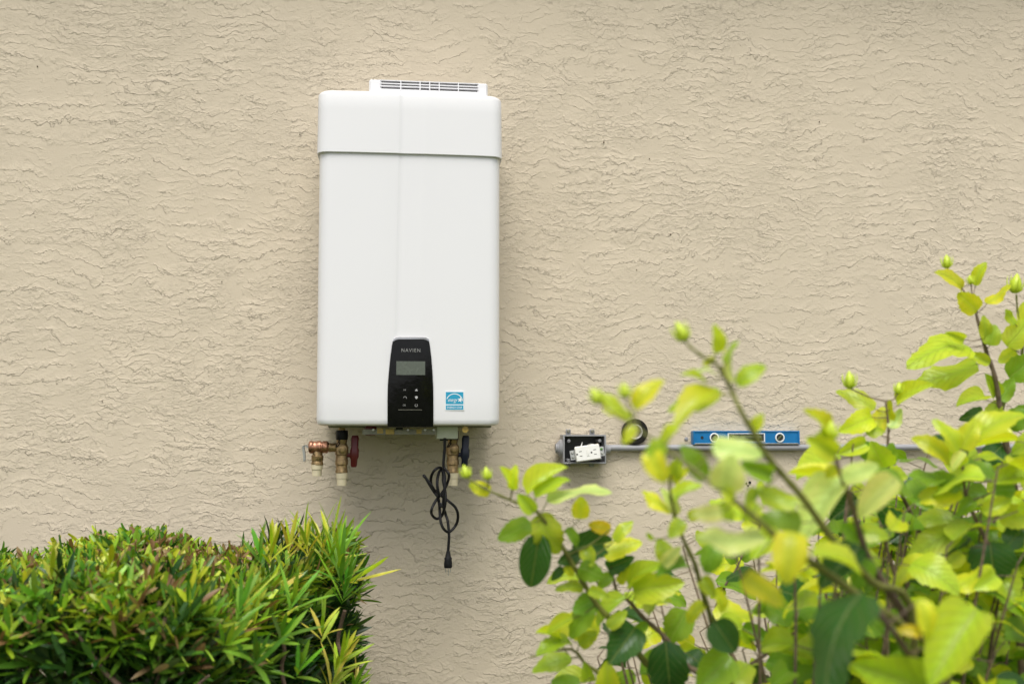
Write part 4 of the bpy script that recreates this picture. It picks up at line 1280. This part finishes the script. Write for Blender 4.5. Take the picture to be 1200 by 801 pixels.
# fill the body of the bush: generated side branches with leaves
def filler_branch(px, py, d, nl, pal, spread=0.11, lsize=(0.045, 0.085)):
    tip = atd(px, py, d)
    pts = [tip]
    drop = BASE + Vector((rl.uniform(-.05, .05), rl.uniform(-.05, .05), 0.05))
    for f in (0.25, 0.5, 0.75, 1.0):
        pts.append(tip.lerp(drop, f ** 1.1) + Vector((rl.uniform(-.03, .03), rl.uniform(-.03, .03), -0.08 * math.sin(math.pi * f))) * (0 if f == 1 else 1))
    sm = catmull(pts, 6)
    mb = MB()
    mb.tube(sm, [0.0014 + 0.004 * i / len(sm) for i in range(len(sm))], 6)
    lv = []
    for i in range(nl):
        s = sm[min(len(sm) - 1, int(i * 0.9))] + Vector((rl.uniform(-1, 1), rl.uniform(-1, 1), rl.uniform(-1, 1))) * 0.004
        a = i * 2.4 + rl.random()
        dirv = Vector((math.cos(a), math.sin(a) * 0.8, rl.uniform(-0.35, 0.7))).normalized()
        B = s + dirv * rl.uniform(0.015, 0.045)
        L = rl.uniform(*lsize)
        T = B + (dirv + Vector((0, -0.1, rl.uniform(-0.75, 0.05)))).normalized() * L
        mb.tube([s, (s + B) / 2 + Vector((0, 0, 0.003)), B + (T - B) * 0.03], [0.0012, 0.001, 0.0008], 5)
        lv.append((B, T, L * rl.uniform(0.42, 0.68), pal[rl.randrange(len(pal))]))
    br_ = mb.build('branch', M['bark'], bush)
    for B, T, wv, cc in lv:
        place_leaf(B, T, wv, cc, br_, broot)
for a in ((1010, 640, 1.9, 7, 'GYGL'), (1060, 690, 1.85, 7, 'GDLL'), (1100, 610, 1.95, 7, 'GLDG'), (1150, 560, 2.0, 7, 'GDL'), (1180, 620, 1.9, 7, 'GDDL'), (1150, 720, 1.7, 7, 'GLLD'),
          (1190, 690, 1.65, 7, 'GLY'), (1100, 760, 1.6, 7, 'GDL'), (1010, 760, 1.75, 6, 'LGY'), (950, 770, 1.8, 6, 'GLD'), (1160, 780, 1.5, 6, 'LGG'), (900, 790, 1.8, 5, 'GLD'),
          (760, 790, 1.75, 5, 'LGD'), (1210, 560, 1.85, 6, 'GLD'), (1240, 480, 1.8, 7, 'LGY'), (1270, 600, 1.7, 7, 'GLD'), (1250, 720, 1.6, 7, 'GDL'), (1040, 830, 1.5, 6, 'GDL'), (840, 740, 1.9, 4, 'GL')):
    if leaf_count + a[3] <= 300:
        filler_branch(*a)
# the deeper leaves, too many and too hidden to pick apart
fv, ff_, fc, fuv = [], [], [], []
HV = [([v.co.copy() for v in me.vertices], [tuple(p.vertices) for p in me.polygons], None) for me in HM]
def stuff_leaf(B, T, Wd, c, nn):
    vs2, fs2, _ = HV[rl.randrange(len(HV))]
    a = T - B; L = a.length; a.normalize()
    nn = (nn - a * nn.dot(a)).normalized(); X = a.cross(nn)
    b0 = len(fv)
    for q in vs2:
        fv.append(B + X * (q.x * Wd) + a * (q.y * L) + nn * (q.z * L) - broot); fc.append(c); fuv.append((0.5 + q.x, q.y))
    ff_.extend(tuple(b0 + i for i in f) for f in fs2)
twm = MB()
def stuff_spray(px, py, d, nl, pal):
    tip = atd(px, py, d)
    low = tip.lerp(BASE + Vector((0, 0, 0.15)), 0.45) + Vector((rl.uniform(-.06, .06), rl.uniform(-.05, .05), 0))
    sm = catmull([tip, tip.lerp(low, 0.5) + Vector((rl.uniform(-.02, .02), 0, 0.02)), low], 8)
    twm.tube(sm, [0.0012 + 0.003 * i / len(sm) for i in range(len(sm))], 5)
    for i in range(nl):
        s_ = sm[min(len(sm) - 1, int(i * len(sm) * 0.75 / nl))]
        a = i * 2.4 + rl.random() * 1.2
        dv = Vector((math.cos(a), math.sin(a), rl.uniform(-.2, .7))).normalized()
        B = s_ + dv * rl.uniform(0.012, 0.04); L = rl.uniform(0.040, 0.082)
        T = B + (dv + Vector((0, 0, rl.uniform(-.8, 0.0)))).normalized() * L
        twm.tube([s_, B + (T - B) * 0.04], [0.0011, 0.0008], 4)
        c = LC[pal[rl.randrange(len(pal))]]; kk = rl.uniform(0.8, 1.2)
        stuff_leaf(B, T, L * rl.uniform(0.55, 0.7), tuple(v * kk for v in c), Vector((rl.uniform(-.6, .6), rl.uniform(-1.0, .2), rl.uniform(0.3, 1.0))))
rl.seed(21)
for i in range(46):
    stuff_spray(rl.uniform(960, 1210), rl.uniform(565, 740), rl.uniform(1.7, 2.25), 9, 'GGLLYDGL')
for px, py, d in ((1000, 560, 1.3), (1060, 600, 1.4), (930, 610, 1.3), (1040, 640, 1.35), (890, 600, 1.4), (965, 650, 1.35), (1110, 640, 1.4), (1085, 560, 1.6), (1150, 600, 1.5), (860, 640, 1.5), (1000, 520, 1.6), (1175, 540, 1.6)):
    stuff_spray(px, py, d, 7, 'YLLLYGG')
for i in range(125):
    t_ = rl.random()
    px = 930 + 340 * rl.random() ** 0.75
    lo = 570 if px > 1050 else 625
    if px > 1130: lo = 500
    py = lo + (850 - lo) * rl.random()
    stuff_spray(px, py, rl.uniform(1.35, 2.1), 8, 'GGLLLYYD' if py < 720 else 'GGGLLDY')
for px, py, d in ((720, 720, 1.55), (770, 690, 1.6), (820, 770, 1.6), (870, 760, 1.65), (930, 790, 1.6), (690, 800, 1.6), (985, 700, 1.5), (960, 620, 1.7), (800, 640, 1.7), (910, 660, 1.75), (1040, 600, 1.75), (1090, 520, 1.9), (740, 760, 1.9), (800, 790, 1.9), (860, 800, 1.8), (820, 740, 2.0), (760, 700, 1.9), (900, 730, 2.0), (700, 770, 1.8), (930, 660, 2.0), (690, 650, 1.7), (880, 640, 2.0)):
    stuff_spray(px, py, d, 6, 'GLLLYYGD')
fol = mesh_obj('foliage', fv, ff_, leaf_mat('hibiscus_leaf_massed', attr='tint', trans=0.5, rough=0.29), bush, fc)
uvl = fol.data.uv_layers.new(name='UVMap')
flat = [0.0] * (2 * len(fol.data.loops))
for l in fol.data.loops:
    flat[2 * l.index], flat[2 * l.index + 1] = fuv[l.vertex_index]
uvl.data.foreach_set('uv', flat)
fol['kind'] = 'stuff'
twm.build('twigs', M['bark'], bush)['kind'] = 'stuff'
